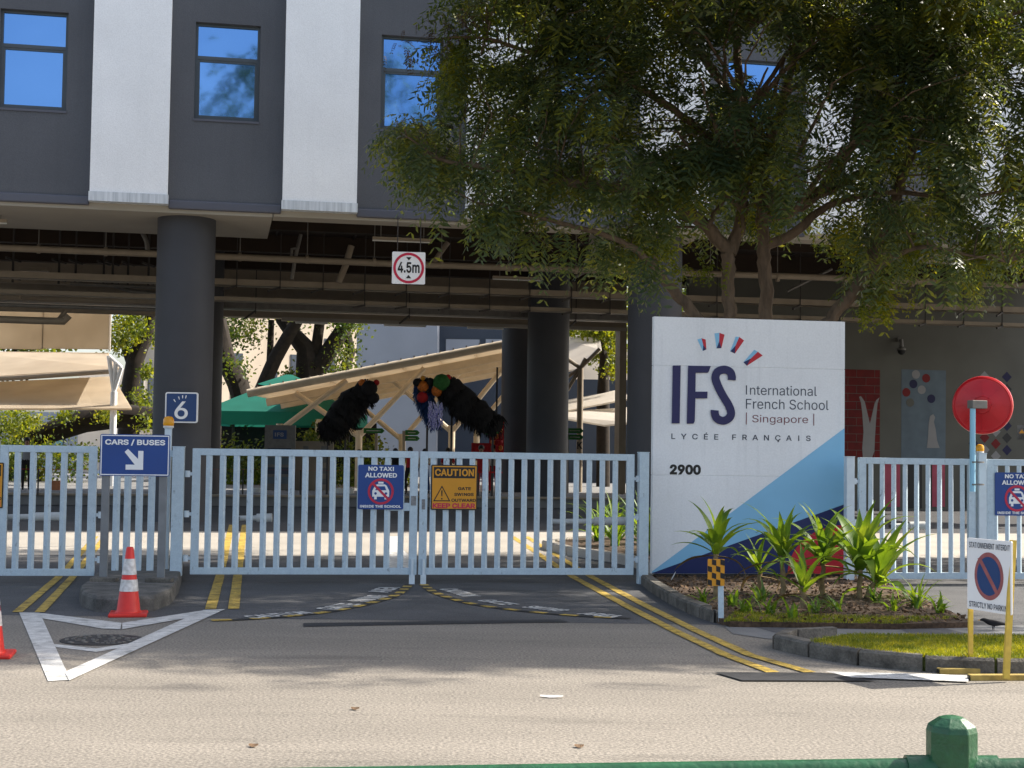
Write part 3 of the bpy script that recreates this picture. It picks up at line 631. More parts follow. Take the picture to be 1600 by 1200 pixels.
# number 6 plate on the column
CF = Fr(dep(285, 640, 33.22), (1, 0.02, 0), (0, 0, 1)); bx = pbox(CF, 258.5, 612.5, 308.5, 661)
t = plate('gate_number_sign', 'blue square sign with a white 6 on the big dark column', CF, bx, m_swhite, .05, .06)
x0, y0, x1, y1 = bx; MB().flat(CF, rrect(x0+.03, y0+.03, x1-.03, y1-.03, .03), .001, .004).build('blue_panel', m_sblue2, t)
text('6', CF, (x0+.29*(x1-x0), y0+.12*(y1-y0), x0+.7*(x1-x0), y0+.7*(y1-y0)), m_swhite, t, .006, .01)
b = MB()
for k, (px_, py_, an) in enumerate(((.29, .72, 125), (.42, .81, 108), (.53, .85, 92), (.63, .85, 78))):
    d = Vector((math.cos(R(an)), math.sin(R(an)))); nn = Vector((-d.y, d.x)); cx = x0+px_*(x1-x0); cy = y0+py_*(y1-y0); l = .035; g = .012
    b.flat(CF, [(cx-d.x*l-nn.x*g*.6, cy-d.y*l-nn.y*g*.6), (cx-d.x*l+nn.x*g*.6, cy-d.y*l+nn.y*g*.6), (cx+d.x*l+nn.x*g, cy+d.y*l+nn.y*g), (cx+d.x*l-nn.x*g, cy+d.y*l-nn.y*g)], .0045, .006)
b.build('ray_mark', m_swhite, t)
# ------------------------------------------------------------------ school name board
BF = vplane(19.45, GT, 0)
x0 = BF.px(1021, 600)[0]; x1 = BF.px(1320, 600)[0]; zt = BF.px(1170, 498.5)[1]; z1_ = BF.px(1170, 574)[1]; z2_ = BF.px(1170, 744)[1]; zb = .10
t = thing('school_name_board', 'tall white school name board with blue triangles and IFS lettering', 'signboard', BF.w((x0+x1)/2, 0, -.12), grz)
for a, c_ in ((z1_+.003, zt), (z2_+.003, z1_-.003), (zb, z2_-.003)): MB().fbox(BF, x0, x1, a, c_, -.10, 0).build('board_panel', m_board, t, bevel=.003)
MB().fbox(BF, x0+.01, x1-.01, zb, zt-.01, -.09, -.008).build('core', m_board, t)
MB().fbox(BF, x0+.05, x1-.05, 0.0, zb, -.09, -.02).build('plinth', m_grime, t)
Q = lambda u, v: BF.px(u, v)
def gfx(name, pts, m, z0=.001, z1=.003): return MB().flat(BF, [Q(*p) for p in pts], z0, z1).build(name, m, t)
ybot = zb+.004
bl = (x0+.003, ybot); br = (x1-.003, ybot)
A = Q(1021, 893); B = Q(1319, 669); C_ = Q(1319, 788)
MB().flat(BF, [(x0+.003, A[1]-.02), (x1-.003, C_[1]), (x1-.003, B[1]), (x0+.003, A[1])], .001, .003).build('light_blue_wedge', m_lblue, t)
MB().flat(BF, [bl, br, (x1-.003, C_[1]), (x0+.003, A[1]-.02)], .001, .0035).build('navy_wedge', m_navy, t)
cx, cy = x1-.003, ybot; P = [(cx, cy)]
for i in range(15): a_ = R(90+90*i/14); P.append((cx+math.cos(a_)*.80, cy+math.sin(a_)*.66))
MB().flat(BF, P, .0037, .006).build('red_quarter_disc', m_bred, t)
# logo letters
gfx('letter_i', [(1051, 571.5), (1063, 571), (1061.5, 661.5), (1049.5, 661.5)], m_navyt, .001, .02)
gfx('letter_f', [(1075, 571.5), (1110, 572), (1107, 580.5), (1105, 582.5), (1086.5, 582.5), (1086, 612), (1105, 612), (1104.5, 622.5), (1086, 622.5), (1085, 658), (1083, 662), (1073, 662)], m_navyt, .001, .02)
def stroke(name, pts, w, m, fr, z1=.02, par=None):
    P = [Vector(p) for p in pts]; Qs = []
    for i in range(len(P)-1):
        p0, p1, p2, p3 = P[max(i-1, 0)], P[i], P[i+1], P[min(i+2, len(P)-1)]
        for k in range(6): s = k/6; Qs.append(.5*((2*p1)+(p2-p0)*s+(2*p0-5*p1+4*p2-p3)*s*s+(3*p1-p0-3*p2+p3)*s**3))
    Qs.append(P[-1]); Lf = []; Rt = []
    for i, p in enumerate(Qs):
        d = (Qs[min(i+1, len(Qs)-1)]-Qs[max(i-1, 0)]).normalized(); n = Vector((-d.y, d.x))*w/2; Lf.append(p+n); Rt.append(p-n)
    b = MB()
    for i in range(len(Qs)-1): b.flat(fr, [Rt[i], Rt[i+1], Lf[i+1], Lf[i]], .001, z1)
    return b.build(name, m, par)
pxm = (Q(1200, 600)[0]-Q(1100, 600)[0])/100
stroke('letter_s', [Q(*p) for p in [(1143, 594), (1143, 588), (1140, 581), (1131, 577.5), (1121, 581), (1117.5, 590), (1121, 602), (1129, 618), (1138, 633), (1142, 645), (1139, 653), (1130, 657.5), (1120, 654), (1116.5, 646), (1116.5, 641)]], 12*pxm, m_navyt, BF, .02, t)
for P4 in ([(1089, 530), (1096.5, 528), (1103.5, 548)], [(1116, 520.5), (1124, 519.5), (1127, 545)], [(1147, 527), (1154, 525.5), (1148, 550)], [(1176, 547), (1183, 549), (1165, 571)]): pass
rays = [((1089.5, 530.5), (1096, 528.5), (1102.5, 530.5), (1103.5, 546), (1098, 548.5)), ((1116.5, 521), (1124, 520), (1132, 523), (1127, 544), (1119.5, 544.5)), ((1149.5, 526), (1155, 526.5), (1162.5, 532), (1148, 552.5), (1141, 549)), ((1178.5, 546.5), (1184, 549.5), (1191.5, 555.5), (1167, 571.5), (1161.5, 566))]
for tl, tm, tr, brr, bll in rays:
    mid = ((brr[0]+bll[0])/2, (brr[1]+bll[1])/2); ml = ((tl[0]+tm[0]*3)/4, (tl[1]+tm[1]*3)/4)
    gfx('blue_ray', [tl, tm, mid, bll], m_lblue, .001, .004); gfx('red_ray', [tm, tr, brr, mid], m_bred, .001, .0045)
    c1 = (tm[0]*.45+mid[0]*.55, tm[1]*.45+mid[1]*.55); gfx('navy_ray_foot', [c1, brr, bll], m_navyt, .0047, .006)
def btext(s, ul, vt, ur, vb, m, bold, sp=1.0):
    text(s, BF, pbox(BF, ul, vt, ur, vb), m, t, .003, bold, sp)
btext('International', 1165.5, 601.5, 1276, 619, m_grt, -.002)
btext('French School', 1165.5, 623, 1294.5, 641, m_grt, -.002)
btext('| Singapore |', 1165.5, 644.5, 1272, 665, m_redt, -.002)
btext('LYCÉE FRANÇAIS', 1049, 675, 1266.5, 691.5, m_grt, .012, 1.9)
btext('2900', 1046.5, 725.5, 1095, 742, m_sblack, .045)
# ------------------------------------------------------------------ street furniture in front
def cone(label, base, h=.70):
    t = thing('traffic_cone', label, 'traffic cone', base, 0, 'red traffic cones'); s = h/.7; W_ = .19*s
    b = MB(); b.box(base+Vector((0, 0, .018)), (W_*2, W_*2, .036), .2); b.build('base', m_cone, t, bevel=.012)
    def rad(z): return .125*s-(.125-.035)*s*(z/h)
    def band(z0, z1, m, nm, e=0): MB().lathe([(rad(z0)+e, z0), (rad(z1)+e, z1)], base, 24).build(nm, m, t, smooth=True)
    MB().lathe([(rad(0)+.02, .03), (rad(.06), .06), (rad(h*.985), h*.985), (rad(h)*.8, h)], base, 24).build('body', m_cone, t, smooth=True)
    band(h*.36, h*.53, m_conew, 'reflective_band', .004); band(h*.60, h*.83, m_conew, 'reflective_band', .004)
cb = gnd(200.5, 962, 0); cone('red traffic cone with two pale bands in front of the island', Vector((cb.x, cb.y, 0)), .69)
cb = gnd(-17, 1026, 0); cone('red traffic cone cut off by the left edge of the picture', Vector((cb.x, cb.y, 0)), .69)
# hazard marker
mb_ = gnd(1127, 970, .03); mpY = mb_.y
t = thing('hazard_marker', 'small yellow and black checked marker on a pale post by the bed', 'marker post', mb_)
a = dep(1126.5, 972, mpY); c_ = dep(1126, 880, mpY); MB().bar(a, c_, .055, .035, (0, 1, 0)).build('post', m_gate, t, bevel=.004)
MF = Fr(dep(1119, 894, mpY-.03), (1, .12, 0), (0, 0, 1)); x0, y0, x1, y1 = pbox(MF, 1106, 873.5, 1132, 915.5)
MB().flat(MF, rrect(x0, y0, x1, y1, .01), -.008, 0).build('plate', m_syel, t)
b = MB(); nx = 4; ny = 4; sx = (x1-x0)/nx; sy = (y1-y0)/ny
for j in range(ny):
    for i in range(nx):
        if (i+j) % 2 == 0: k = sx*.0; b.flat(MF, [(x0+i*sx, y0+j*sy+sx*.28), (x0+(i+1)*sx, y0+j*sy+.1*sx*0), (x0+(i+1)*sx, y0+(j+1)*sy-sx*.28), (x0+i*sx, y0+(j+1)*sy)], .001, .003)
b.build('black_check', m_sblack, t)
# no parking board
pb0 = gnd(1517, 1049, 0); nb = thing('no_parking_board', 'white no parking board with blue roundel on a yellow timber stand', 'sign', gnd(1540, 1060, 0))
Yl, Yr = gnd(1515, 1052, 0).y, gnd(1580, 1064, 0).y-.1
pl_, pr_ = dep(1511.5, 900, Yl), dep(1580.5, 900, Yr); ex = Vector((pr_.x-pl_.x, pr_.y-pl_.y, 0)); NW = ex.length
NF = Fr(Vector((pl_.x, pl_.y, 0)), ex, (0, 0, 1)); zt = (NF.px(1512, 843)[1]+NF.px(1580, 843)[1])/2; zb = (NF.px(1512, 952)[1]+NF.px(1578, 960)[1])/2
MB().flat(NF, rrect(0, zb, NW, zt, .01), -.012, 0).build('board', m_swhite, nb)
MB().flat(NF, circle((NW*.5, (zt+zb)/2-.005), .185, 40, sx=.9), .001, .003).build('roundel_rim', mat('faded_sign_red', (.32, .1, .1), .6, .2, 12), nb)
MB().flat(NF, circle((NW*.5, (zt+zb)/2-.005), .15, 40, sx=.9), .0032, .005).build('roundel_centre', m_sblue2, nb)
d = .135; e = .018; cx, cy = NW*.5, (zt+zb)/2-.005; MB().flat(NF, [(cx-d*.8-e, cy+d-e*.3), (cx-d*.8+e, cy+d+e*.3), (cx+d*.8+e, cy-d+e*.3), (cx+d*.8-e, cy-d-e*.3)], .0052, .0065).build('roundel_slash', bpy.data.materials['faded_sign_red'], nb)
text('STATIONNEMENT INTERDIT', NF, (NW*.05, zt-.075, NW*.97, zt-.03), m_grt, nb, .004, .01)
text('STRICTLY NO PARKING', NF, (NW*.05, zb+.02, NW*.97, zb+.065), m_grt, nb, .004, .01)
pl2 = dep(1516.5, 1049, Yl+.03); MB().bar((pl2.x, pl2.y, .03), (pl2.x, pl2.y+.0, zt-.02), .035, .03, (0, 1, 0)).build('leg', m_yellowp, nb)
MB().bar(dep(1572, 1060, Yr+.02), dep(1583, 844, Yr+.04), .045, .035, (0, 1, 0)).build('leg', m_yellowp, nb)
for ua, ub, v, dd in ((1466, 1566, 1051, 0), (1514, 1660, 1061, 0)):
    a = gnd(ua, v+2, 0); c_ = gnd(ub, v+1.5, 0); h_ = .045; MB().bar(a+Vector((0, 0, h_/2)), c_+Vector((0, 0, h_/2)), .07, h_).build('foot_beam', m_yellowd, nb, bevel=.004)
    b = MB(); b.bar(a+Vector((-.006, 0, h_/2)), a+Vector((.0, 0, h_/2)), .05, .03); b.build('end_cap', m_sblack, nb)
# green railing near the camera
Yn = 3.45; rl = dep(330, 1201, Yn+.12); rr2 = dep(1440, 1183.5, Yn-.02); dr = (rr2-rl).normalized()
t = thing('green_railing', 'dark green painted steel railing in the foreground', 'railing', dep(1487, 1190, Yn)*1)
pc = dep(1487, 1118, Yn); base = Vector((pc.x, pc.y, 0)); t.location = base; W[t.name] = Matrix.Translation(base)
rc = .036; zr = dep(1440, 1184, Yn).z-rc*1.0; ph = R(22.5)
for sgn, L_ in ((-1, 4.0), (1, 2.2)):
    a = Vector((pc.x+sgn*.07, pc.y, zr)); c_ = a+dr*Vector((1, 1, 0)).length*0+Vector((dr.x, dr.y, dr.z))*sgn*L_
    MB().tube([a, c_], rc, 16).build('rail', m_green, t, smooth=True)
    a2 = a-Vector((0, 0, .42)); MB().tube([a2, a2+dr*sgn*L_], rc, 16).build('rail', m_green, t, smooth=True)
    MB().tube([a-Vector((sgn*.03, 0, 0)), a+dr*sgn*.035], rc*1.2, 16).build('collar', m_green, t, smooth=True)
def gp(c_):
    zt_ = c_.z; w = 75/F*Yn/2*1.04
    MB().lathe([(w*.86, -zt_), (w*.86, -.115)], c_, 8, phase=ph).build('post', m_green, t)
    MB().lathe([(w*.9, -.122), (w, -.112), (w, -.035), (w*.93, -.022), (w*.5, -.004), (w*.2, 0)], c_, 8, phase=ph).build('post_cap', m_green, t, bevel=.003)
gp(Vector((pc.x, pc.y, pc.z))); gp(Vector((pc.x, pc.y, pc.z))-dr*2.75)
# ------------------------------------------------------------------ school building over the underpass
FT = .2; FP = vplane(34.5, FT); FW = vplane(34.5, FT, .20)
bl_ = thing('school_building', 'grey and white school block raised on dark round columns', 'building', (0, 34.5, 0), math.atan(FT))
s141, s441 = FP.px(141, 300)[0], FP.px(441, 310)[0]; s262 = FP.px(262, 310)[0]; PER = s441-s141; WW = s262-s141
zdk = FP.px(350, 330)[1]; zwh = FP.px(205, 318.5)[1]; ZT = 20.0; ZC = zdk+.75
zw0 = FP.px(355, 188)[1]; zw1 = FP.px(355, 37)[1]; ztr = FP.px(355, 90)[1]
wl_, wr_ = FP.px(304.5, 110)[0]-s262, FP.px(406, 110)[0]-s262; DW = PER-WW
def fb(name, fr, x0, x1, y0, y1, z0, z1, m, par, bevel=0): return MB().fbox(fr, x0, x1, y0, y1, z0, z1).build(name, m, par, bevel=bevel)
STO = 4.4
for k in range(-3, 7):
    sw = s141+k*PER; sd_ = sw+WW
    # white projecting bay
    fb('white_bay', FW, sw, sw+WW, zwh+.21, ZT, -.5, 0, m_white, bl_)
    fb('white_bay_trim', FW, sw-.02, sw+WW+.02, zwh, zwh+.21, -.5, .03, m_whitetrim, bl_)
    # dark bay with window openings
    b = MB(); rows = [(zw0+i*STO, zw1+i*STO) for i in range(3)]; yy = zdk+.2
    for (a, c_) in rows:
        b.fbox(FP, sd_, sd_+DW, yy, a, -.3, 0); b.fbox(FP, sd_, sd_+wl_, a, c_, -.3, 0); b.fbox(FP, sd_+wr_, sd_+DW, a, c_, -.3, 0); yy = c_
    b.fbox(FP, sd_, sd_+DW, yy, ZT, -.3, 0); b.build('dark_bay', m_dark, bl_)
    fb('dark_bay_trim', FP, sd_+.02, sd_+DW-.02, zdk, zdk+.2, -.3, .05, m_darktrim, bl_, bevel=.03)
    for i, (a, c_) in enumerate(rows):
        if i == 2 and False: continue
        x0, x1 = sd_+wl_, sd_+wr_; tz = a+(ztr-zw0); f = .06
        b = MB()
        for X0, X1, Y0, Y1 in ((x0, x0+f, a, c_), (x1-f, x1, a, c_), (x0+f, x1-f, a, a+f), (x0+f, x1-f, c_-f, c_), (x0+f, x1-f, tz-.05, tz+.03)): b.fbox(FP, X0, X1, Y0, Y1, -.2, -.11)
        w_ = b.build('window', m_frame, bl_)
        b = MB(); g = .05
        for X0, X1, Y0, Y1 in ((x0+f, x0+f+g, a+f, tz-.05), (x1-f-g, x1-f, a+f, tz-.05), (x0+f+g, x1-f-g, a+f, a+f+g), (x0+f+g, x1-f-g, tz-.05-g, tz-.05)): b.fbox(FP, X0, X1, Y0, Y1, -.18, -.125)
        b.build('sash', m_frame, w_)
        for Y0, Y1 in ((a+f, tz-.05), (tz+.03, c_-f)): fb('pane', FP, x0+f*.9, x1-f*.9, Y0-.005, Y1+.005, -.17, -.155, m_glass, w_)
        fb('sill', FP, x0-.01, x1+.01, a-.05, a, -.12, .025, m_darktrim, w_)
SL, SR = s141-3*PER, s141+7*PER
fb('roof_slab', FP, SL, SR, ZT, ZT+.4, -18, .6, m_white, bl_)
fb('rear_wall', FP, SL, SR, ZC, ZT, -18, -17.7, m_dark, bl_)
fb('side_wall', FP, SL, SL+.3, ZC, ZT, -17.7, -.3, m_white, bl_); fb('side_wall', FP, SR-.3, SR, ZC, ZT, -17.7, -.3, m_white, bl_)
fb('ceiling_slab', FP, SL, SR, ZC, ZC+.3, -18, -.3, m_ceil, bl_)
# soffit panels behind the fascia
sc1 = vplane(34.5, FT, -3.4).px(418, 372)[0]
fb('front_beam', FP, sc1+.02, SR, zdk-.06, ZC, -.7, -.05, m_soffit, bl_)
fb('soffit_panel', FP, SL, sc1, zdk-.08, ZC, -3.6, -.05, m_soffit, bl_)
sm0, sm1 = FP.px(975, 360)[0], FP.px(1100, 360)[0]
fb('soffit_panel', FP, sm0, sm1, zdk-.1, ZC, -3.4, -.72, m_soffit, bl_)
fb('soffit_panel', FP, FP.px(1520, 370)[0], SR, zdk-.1, ZC, -3.0, -.72, m_soffit, bl_)
# brown ceiling beams
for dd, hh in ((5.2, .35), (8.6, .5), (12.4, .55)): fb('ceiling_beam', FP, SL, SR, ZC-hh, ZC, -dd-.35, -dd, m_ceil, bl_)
for k in range(-6, 13): 
    s = s141+k*PER*.52; fb('ceiling_rib', FP, s, s+.05, ZC-.05, ZC, -17, -3.7 if s < sc1 else -.75, m_grime, bl_)
rb = vplane(50.5, FT); zrb = rb.px(450, 497)[1]
fb('rear_beam', rb, SL, rb.px(979, 500)[0], zrb, ZC, -.5, 0, m_beige, bl_)
fb('rear_beam_lip', rb, rb.px(440, 500)[0], rb.px(979, 500)[0], zrb-.1, zrb+.02, -.1, .12, m_soffit, bl_)
fb('door_jamb', rb, rb.px(968, 500)[0], rb.px(978.5, 500)[0], .2, zrb, -.5, .1, m_beige, bl_)
# columns
def column(u, plane_off, dia, ztop, m=m_col):
    fr = vplane(34.5, FT, -plane_off); x = fr.px(u, 600)[0]; c_ = fr.w(x, 0); rd = dia/2
    MB().lathe([(rd, 0), (rd, ztop)], (c_.x, c_.y, 0), 40).build('column', m, bl_, smooth=True)
column(286, 1.0, 1.33, zdk-.06); column(1022, 1.0, 1.33, zdk-.06); column(1760, 1.0, 1.33, zdk-.06)
column(312, 12.4, 1.35, ZC); column(856, 12.0, 1.33, ZC); column(812, 17.3, 1.3, ZC)
# mural wall on the right with its painted panels
MW = vplane(45, FT); zmb = MW.px(1400, 798)[1]; mx0 = MW.px(1075, 600)[0]; mx1 = MW.px(1800, 600)[0]
mw = thing('mural_wall', 'shaded grey wall with painted murals under the building on the right', 'wall', MW.w(mx0, 0), math.atan(FT))
fb('wall', MW, mx0, mx1, zmb, ZC, -.25, 0, m_wallg, mw); fb('plinth', MW, mx0, mx1, 0, zmb, -.25, -.06, m_grime, mw)
def mfx(name, pts, m, z0=.001, z1=.004): return MB().flat(MW, [MW.px(*p) for p in pts], z0, z1).build(name, m, mw)
m_mur = mat('mural_brick_red', (.13, .007, .006), .8, .25, 4); m_mur2 = mat('mural_blue_grey', (.12, .155, .18), .85, .12, 3); m_mpal = mat('mural_pale', (.26, .255, .25), .85, .05, 3); m_mred = mat('mural_red', (.16, .012, .012), .8, .05, 3); m_mnav = mat('mural_navy', (.02, .02, .06), .8, .05, 3); m_pink = mat('banner_pink', (.4, .07, .11), .7, .15, 3)
x0_, x1_ = MW.px(1310, 650)[0], MW.px(1375, 650)[0]; ya, yb = MW.px(1340, 716)[1], MW.px(1340, 577)[1]; rr = random.Random(2); y = ya; bh = (yb-ya)/11; j = 0
fb('mural_ground', MW, x0_, x1_, ya, yb, .0, .004, m_wallg, mw)
while y < yb-.01:
    x = x0_-(j % 2)*.3
    while x < x1_:
        a, c_ = max(x, x0_)+.008, min(x+.62, x1_)-.008
        if c_-a > .03: fb('painted_brick', MW, a, c_, y+.008, y+bh-.008, .004, .008, m_mur, mw)
        x += .62
    y += bh; j += 1
mfx('handstand_figure', [(1342, 620), (1345, 619), (1351, 628), (1355, 645), (1359, 662), (1363, 645), (1366, 632), (1369, 625), (1374, 621), (1371, 630), (1369, 650), (1367, 680), (1366, 705), (1362, 716), (1348, 716), (1347, 700), (1349, 675), (1347, 645), (1345, 629)], m_mpal, .009, .013)
mfx('blue_panel', [(1408.5, 577), (1478, 579), (1477, 720), (1408, 718)], m_mur2)
for (u, v), m in (((1431, 585), m_mpal), ((1447, 591), m_mred), ((1427, 600), m_mnav), ((1440, 609), m_mpal), ((1416, 613), m_mred), ((1455, 623), m_mnav), ((1422, 629), m_wallg)):
    MB().flat(MW, circle(MW.px(u, v), .14, 22), .005, .009).build('painted_disc', m, mw)
mfx('standing_figure', [(1453, 650), (1458, 647), (1461, 652), (1459, 659), (1462, 672), (1464, 688), (1468, 700), (1448, 700), (1450, 680), (1451, 662)], m_mpal, .005, .009)
fx0, fx1 = MW.px(1512, 650)[0], MW.px(1582, 650)[0]; fy0, fy1 = MW.px(1545, 722)[1], MW.px(1545, 581)[1]
cols = [m_mred, m_mnav, m_mpal, m_sblack]; n = 4; cw = (fx1-fx0)/n; k = 0
for jy in range(int((fy1-fy0)/(cw/2))):
    for ix in range(n):
        if (ix+jy) % 2: continue
        cx, cy = fx0+(ix+.5)*cw, fy0+(jy+.5)*cw/2+.1; k += 1
        MB().flat(MW, [(cx-cw*.44, cy), (cx, cy-cw*.44), (cx+cw*.44, cy), (cx, cy+cw*.44)], .001, .004).build('painted_diamond', cols[(k*7+jy) % 4], mw)
for ua, ub in ((1382, 1406), (1456, 1476)):
    mfx('pink_banner', [(ua, 722), (ub, 722), (ub, 792), (ua, 792)], m_pink, .01, .02)
for ua, ub in ((1418, 1440), (1503, 1512), (1595, 1640)):
    mfx('black_banner', [(ua, 722), (ub, 722), (ub, 794), (ua, 794)], m_sblack, .01, .02)
ws = plate('wall_notice', 'small pale warning notice on the mural wall at the right edge', MW, pbox(MW, 1589.5, 664, 1604, 687), m_mpal, .01, .02)
x0, x1 = MW.px(1592, 670)[0], MW.px(1601, 670)[0]; y0 = MW.px(1596, 677)[1]; MB().flat(MW, [(x0, y0), (x1, y0), ((x0+x1)/2, y0+.13)], .001, .004).build('warning_symbol', m_syel, ws)
p = MW.px(1402, 548); t = thing('dome_camera', 'small dark dome camera on a bracket high on the mural wall', 'security camera', MW.w(p[0], p[1], 0)); c_ = MW.w(p[0], p[1], .3)
MB().box(MW.w(p[0], p[1]+.35, .1), (.12, .22, .12)).build('bracket', m_galv, t); MB().lathe([(.05, .35), (.07, .1), (.14, .05), (.14, 0)], c_, 16).build('housing', m_galv, t, smooth=True)
MB().lathe([(.13, -.005), (.11, -.09), (.05, -.14), (.001, -.15)], c_, 16).build('dome', m_sblack, t, smooth=True)
# ------------------------------------------------------------------ services under the ceiling
def run(name, label, cat, Y0, pts, kind='tube', r=.06, w=.1, h=.1, m=m_beige, group=None):
    P = [pln(u, v, Y0, FT) for u, v in pts]; t = thing(name, label, cat, P[0], 0, group)
    b = MB()
    if kind == 'tube': b.tube(P, r, 10)
    else:
        for a, c_ in zip(P, P[1:]): b.bar(a, c_, w, h)
    b.build('run' if kind == 'tube' else 'tray', m, t, smooth=kind == 'tube'); return t, P
t, P = run('overhead_pipe', 'long beige pipe running the full width just behind the soffit', 'pipe', 39, [(-150, 381), (0, 387), (240, 396.5), (640, 413), (970, 423.5), (1230, 431.5), (1600, 446), (1750, 452)], r=.09)
for u in range(60, 1600, 105):
    a = pln(u, 400, 39, FT); z = P[0].z; MB().lathe([(.115, -.04), (.115, .04)], Vector((a.x, a.y, z+.0)), 12, (1, FT, 0)).build('coupling', m_beige, t)
    MB().tube([Vector((a.x, a.y, z+.05)), Vector((a.x, a.y, ZC))], .012, 6).build('rod', m_galv, t)
def tray(label, Y0, v0, v1, h, wdt, hang, ups=.25, arms=True, m=m_beige):
    a, c_ = pln(-100, v0-(v1-v0)/16, Y0, FT), pln(1700, v1+(v1-v0)/16, Y0, FT); z = (pln(700, v0+(v1-v0)*.4375, Y0, FT)).z
    a.z = c_.z = z; d = (c_-a).normalized(); n = Vector((-d.y, d.x, 0)); t = thing('cable_tray', label, 'cable tray', a, 0, 'cable trays under the building')
    b = MB(); b.bar(a, c_, .02, h).bar(a+n*wdt, c_+n*wdt, .02, h).bar(a+n*wdt/2-Vector((0, 0, h/2)), c_+n*wdt/2-Vector((0, 0, h/2)), wdt, .015); b.build('tray', m, t)
    b = MB(); b.bar(a+n*wdt*.3-Vector((0, 0, h*.1)), c_+n*wdt*.3-Vector((0, 0, h*.1)), .1, h*.9); b.build('cable_bundle', m_grime, t)
    for u in hang:
        q = pln(u, v0, Y0, FT); q.z = z
        q = q-n*.03
        b = MB(); b.bar(q+Vector((0, 0, -h)), q+Vector((0, 0, ZC-z)), .025, .025, (0, 1, 0)); b.bar(q-n*.02-Vector((0, 0, h*.7)), q-n*.35-Vector((.35, 0, h*1.6)), .05, .05); b.build('hanger', m_grime, t)
hg = [370, 438, 505, 570, 635, 702, 765, 828, 893, 953, 1120, 1250, 1312, 1380, 1445, 1505, 1565, 1625]
tray('upper beige cable tray crossing below the brown ceiling', 42, 429, 482, .16, .5, hg)
tray('lower beige cable tray carried on the same dark hangers', 42.3, 455, 507, .10, .45, hg[3:])
tray('deep grey service duct behind the two cable trays', 47.5, 462, 513, .32, .7, [400, 640, 900], arms=False, m=m_galv)
rs = [('thick beige drain pipe at the far left under the ceiling', 44, [(-60, 434), (60, 437), (243, 444)], .12), ('thin beige pipe crossing the left underpass below the drain', 43, [(110, 443), (243, 449)], .05), ('slanting pipe joining the left pipe cluster', 43.5, [(165, 442), (205, 455), (243, 459)], .06),
      ('grey pipe with an elbow at the far left', 44, [(-60, 463), (30, 464), (62, 466), (110, 468), (243, 471)], .1), ('long thin grey conduit in the left cluster', 43, [(-60, 474), (243, 484)], .05), ('low beige pipe along the left opening', 45, [(-60, 480), (100, 484), (243, 489)], .09),
      ('bent pipe dropping over the beige screen', 43.5, [(40, 500), (90, 501), (104, 484), (112, 481)], .07), ('pipe loop at the lowest point of the left cluster', 43.2, [(-60, 497), (60, 501), (100, 502), (108, 493)], .1), ('short curved pipe hanging in the left cluster', 43.4, [(30, 466), (34, 459), (60, 460)], .07),
      ('angled brace pipe near the big column', 40, [(221, 360), (229, 377), (231, 395)], .06), ('thin slanted pipe left of the height sign', 40, [(470, 366), (462, 400), (456, 436)], .05), ('thick slanted brace pipe left of the height sign', 41, [(549, 384), (540, 415), (529, 441)], .09), ('hooked pipe on the ceiling', 40, [(455, 402), (456, 389), (464, 388)], .04),
      ('pipe leaning right of the height sign', 40, [(700, 379), (688, 395), (678, 410)], .07), ('diagonal pipe behind the tree foliage', 41, [(1010, 372), (950, 405), (900, 432)], .05), ('diagonal brace right of the tree trunks', 41, [(1300, 420), (1230, 455)], .04)]
for lab, Y0, pts, r in rs: run('service_pipe', lab, 'pipe', Y0, pts, r=r, m=m_beige if r > .06 else m_galv)
dt = thing('junction_box', 'pale junction box among the pipes at far left', 'box', dep(55, 421, 42)); MB().box(dep(55, 421, 42), (.8, .4, .14), .1).build('case', m_beige, dt, bevel=.02)
for i, u in enumerate((20, 92, 118, 162, 176, 200, 232)):
    a = pln(u, 430, 43, FT); t = thing('pipe_bracket', 'dark steel pipe bracket %s' % ['at the far left edge of the pipes', 'where the screen pipes bend', 'right of the pipe bend', 'over the middle of the left pipes', 'close behind the middle bracket', 'over the bright gap at left', 'against the big dark column'][i], 'bracket', a, 0, 'pipe brackets at left')
    MB().bar(Vector((a.x, a.y, zrb+.1)), Vector((a.x, a.y, ZC)), .05, .05, (0, 1, 0)).bar(Vector((a.x-.1, a.y-.3, zrb+.25)), Vector((a.x, a.y+.6, zrb+.25)), .05, .06).bar(Vector((a.x-.1, a.y-.3, zrb+.75)), Vector((a.x, a.y+.6, zrb+.75)), .05, .06).build('frame', m_grime, t)
for lab, ua, ub, v, Y0 in (('hanging strip light fitting above the height limit sign', 582, 675, 372, 37), ('strip light fitting at the far left under the soffit', -60, 11, 342.5, 36), ('strip light fitting behind the cable hangers', 770, 847, 433, 41), ('strip light fitting in the shaded ceiling right of the trunks', 1330, 1400, 447, 41)):
    a, c_ = pln(ua, v, Y0, FT), pln(ub, v, Y0, FT); c_.z = a.z; t = thing('strip_light', lab, 'light fitting', a, 0, 'strip light fittings')
    MB().bar(a, c_, .12, .07).build('housing', m_beige, t); MB().bar(a-Vector((0, 0, .055)), c_-Vector((0, 0, .055)), .03, .03).build('tube', m_lamp, t)
    for k in (.14, .86): q = a.lerp(c_, k); MB().tube([q, Vector((q.x, q.y, ZC))], .012, 6).build('rod', m_galv, t)
for lab, ua, ub in (('white strip lamp on the rear beam at centre left', 462, 512), ('white strip lamp on the rear beam under the height sign', 600, 665), ('white strip lamp on the rear beam beside the black columns', 730, 786)):
    a, c_ = rb.px(ua, 502)[0], rb.px(ub, 502)[0]; t = thing('beam_lamp', lab, 'light fitting', rb.w(a, zrb-.12), 0, 'strip lamps on the rear beam'); fb('lamp_body', rb, a, c_, zrb-.17, zrb-.1, .0, .12, m_lamp, t)
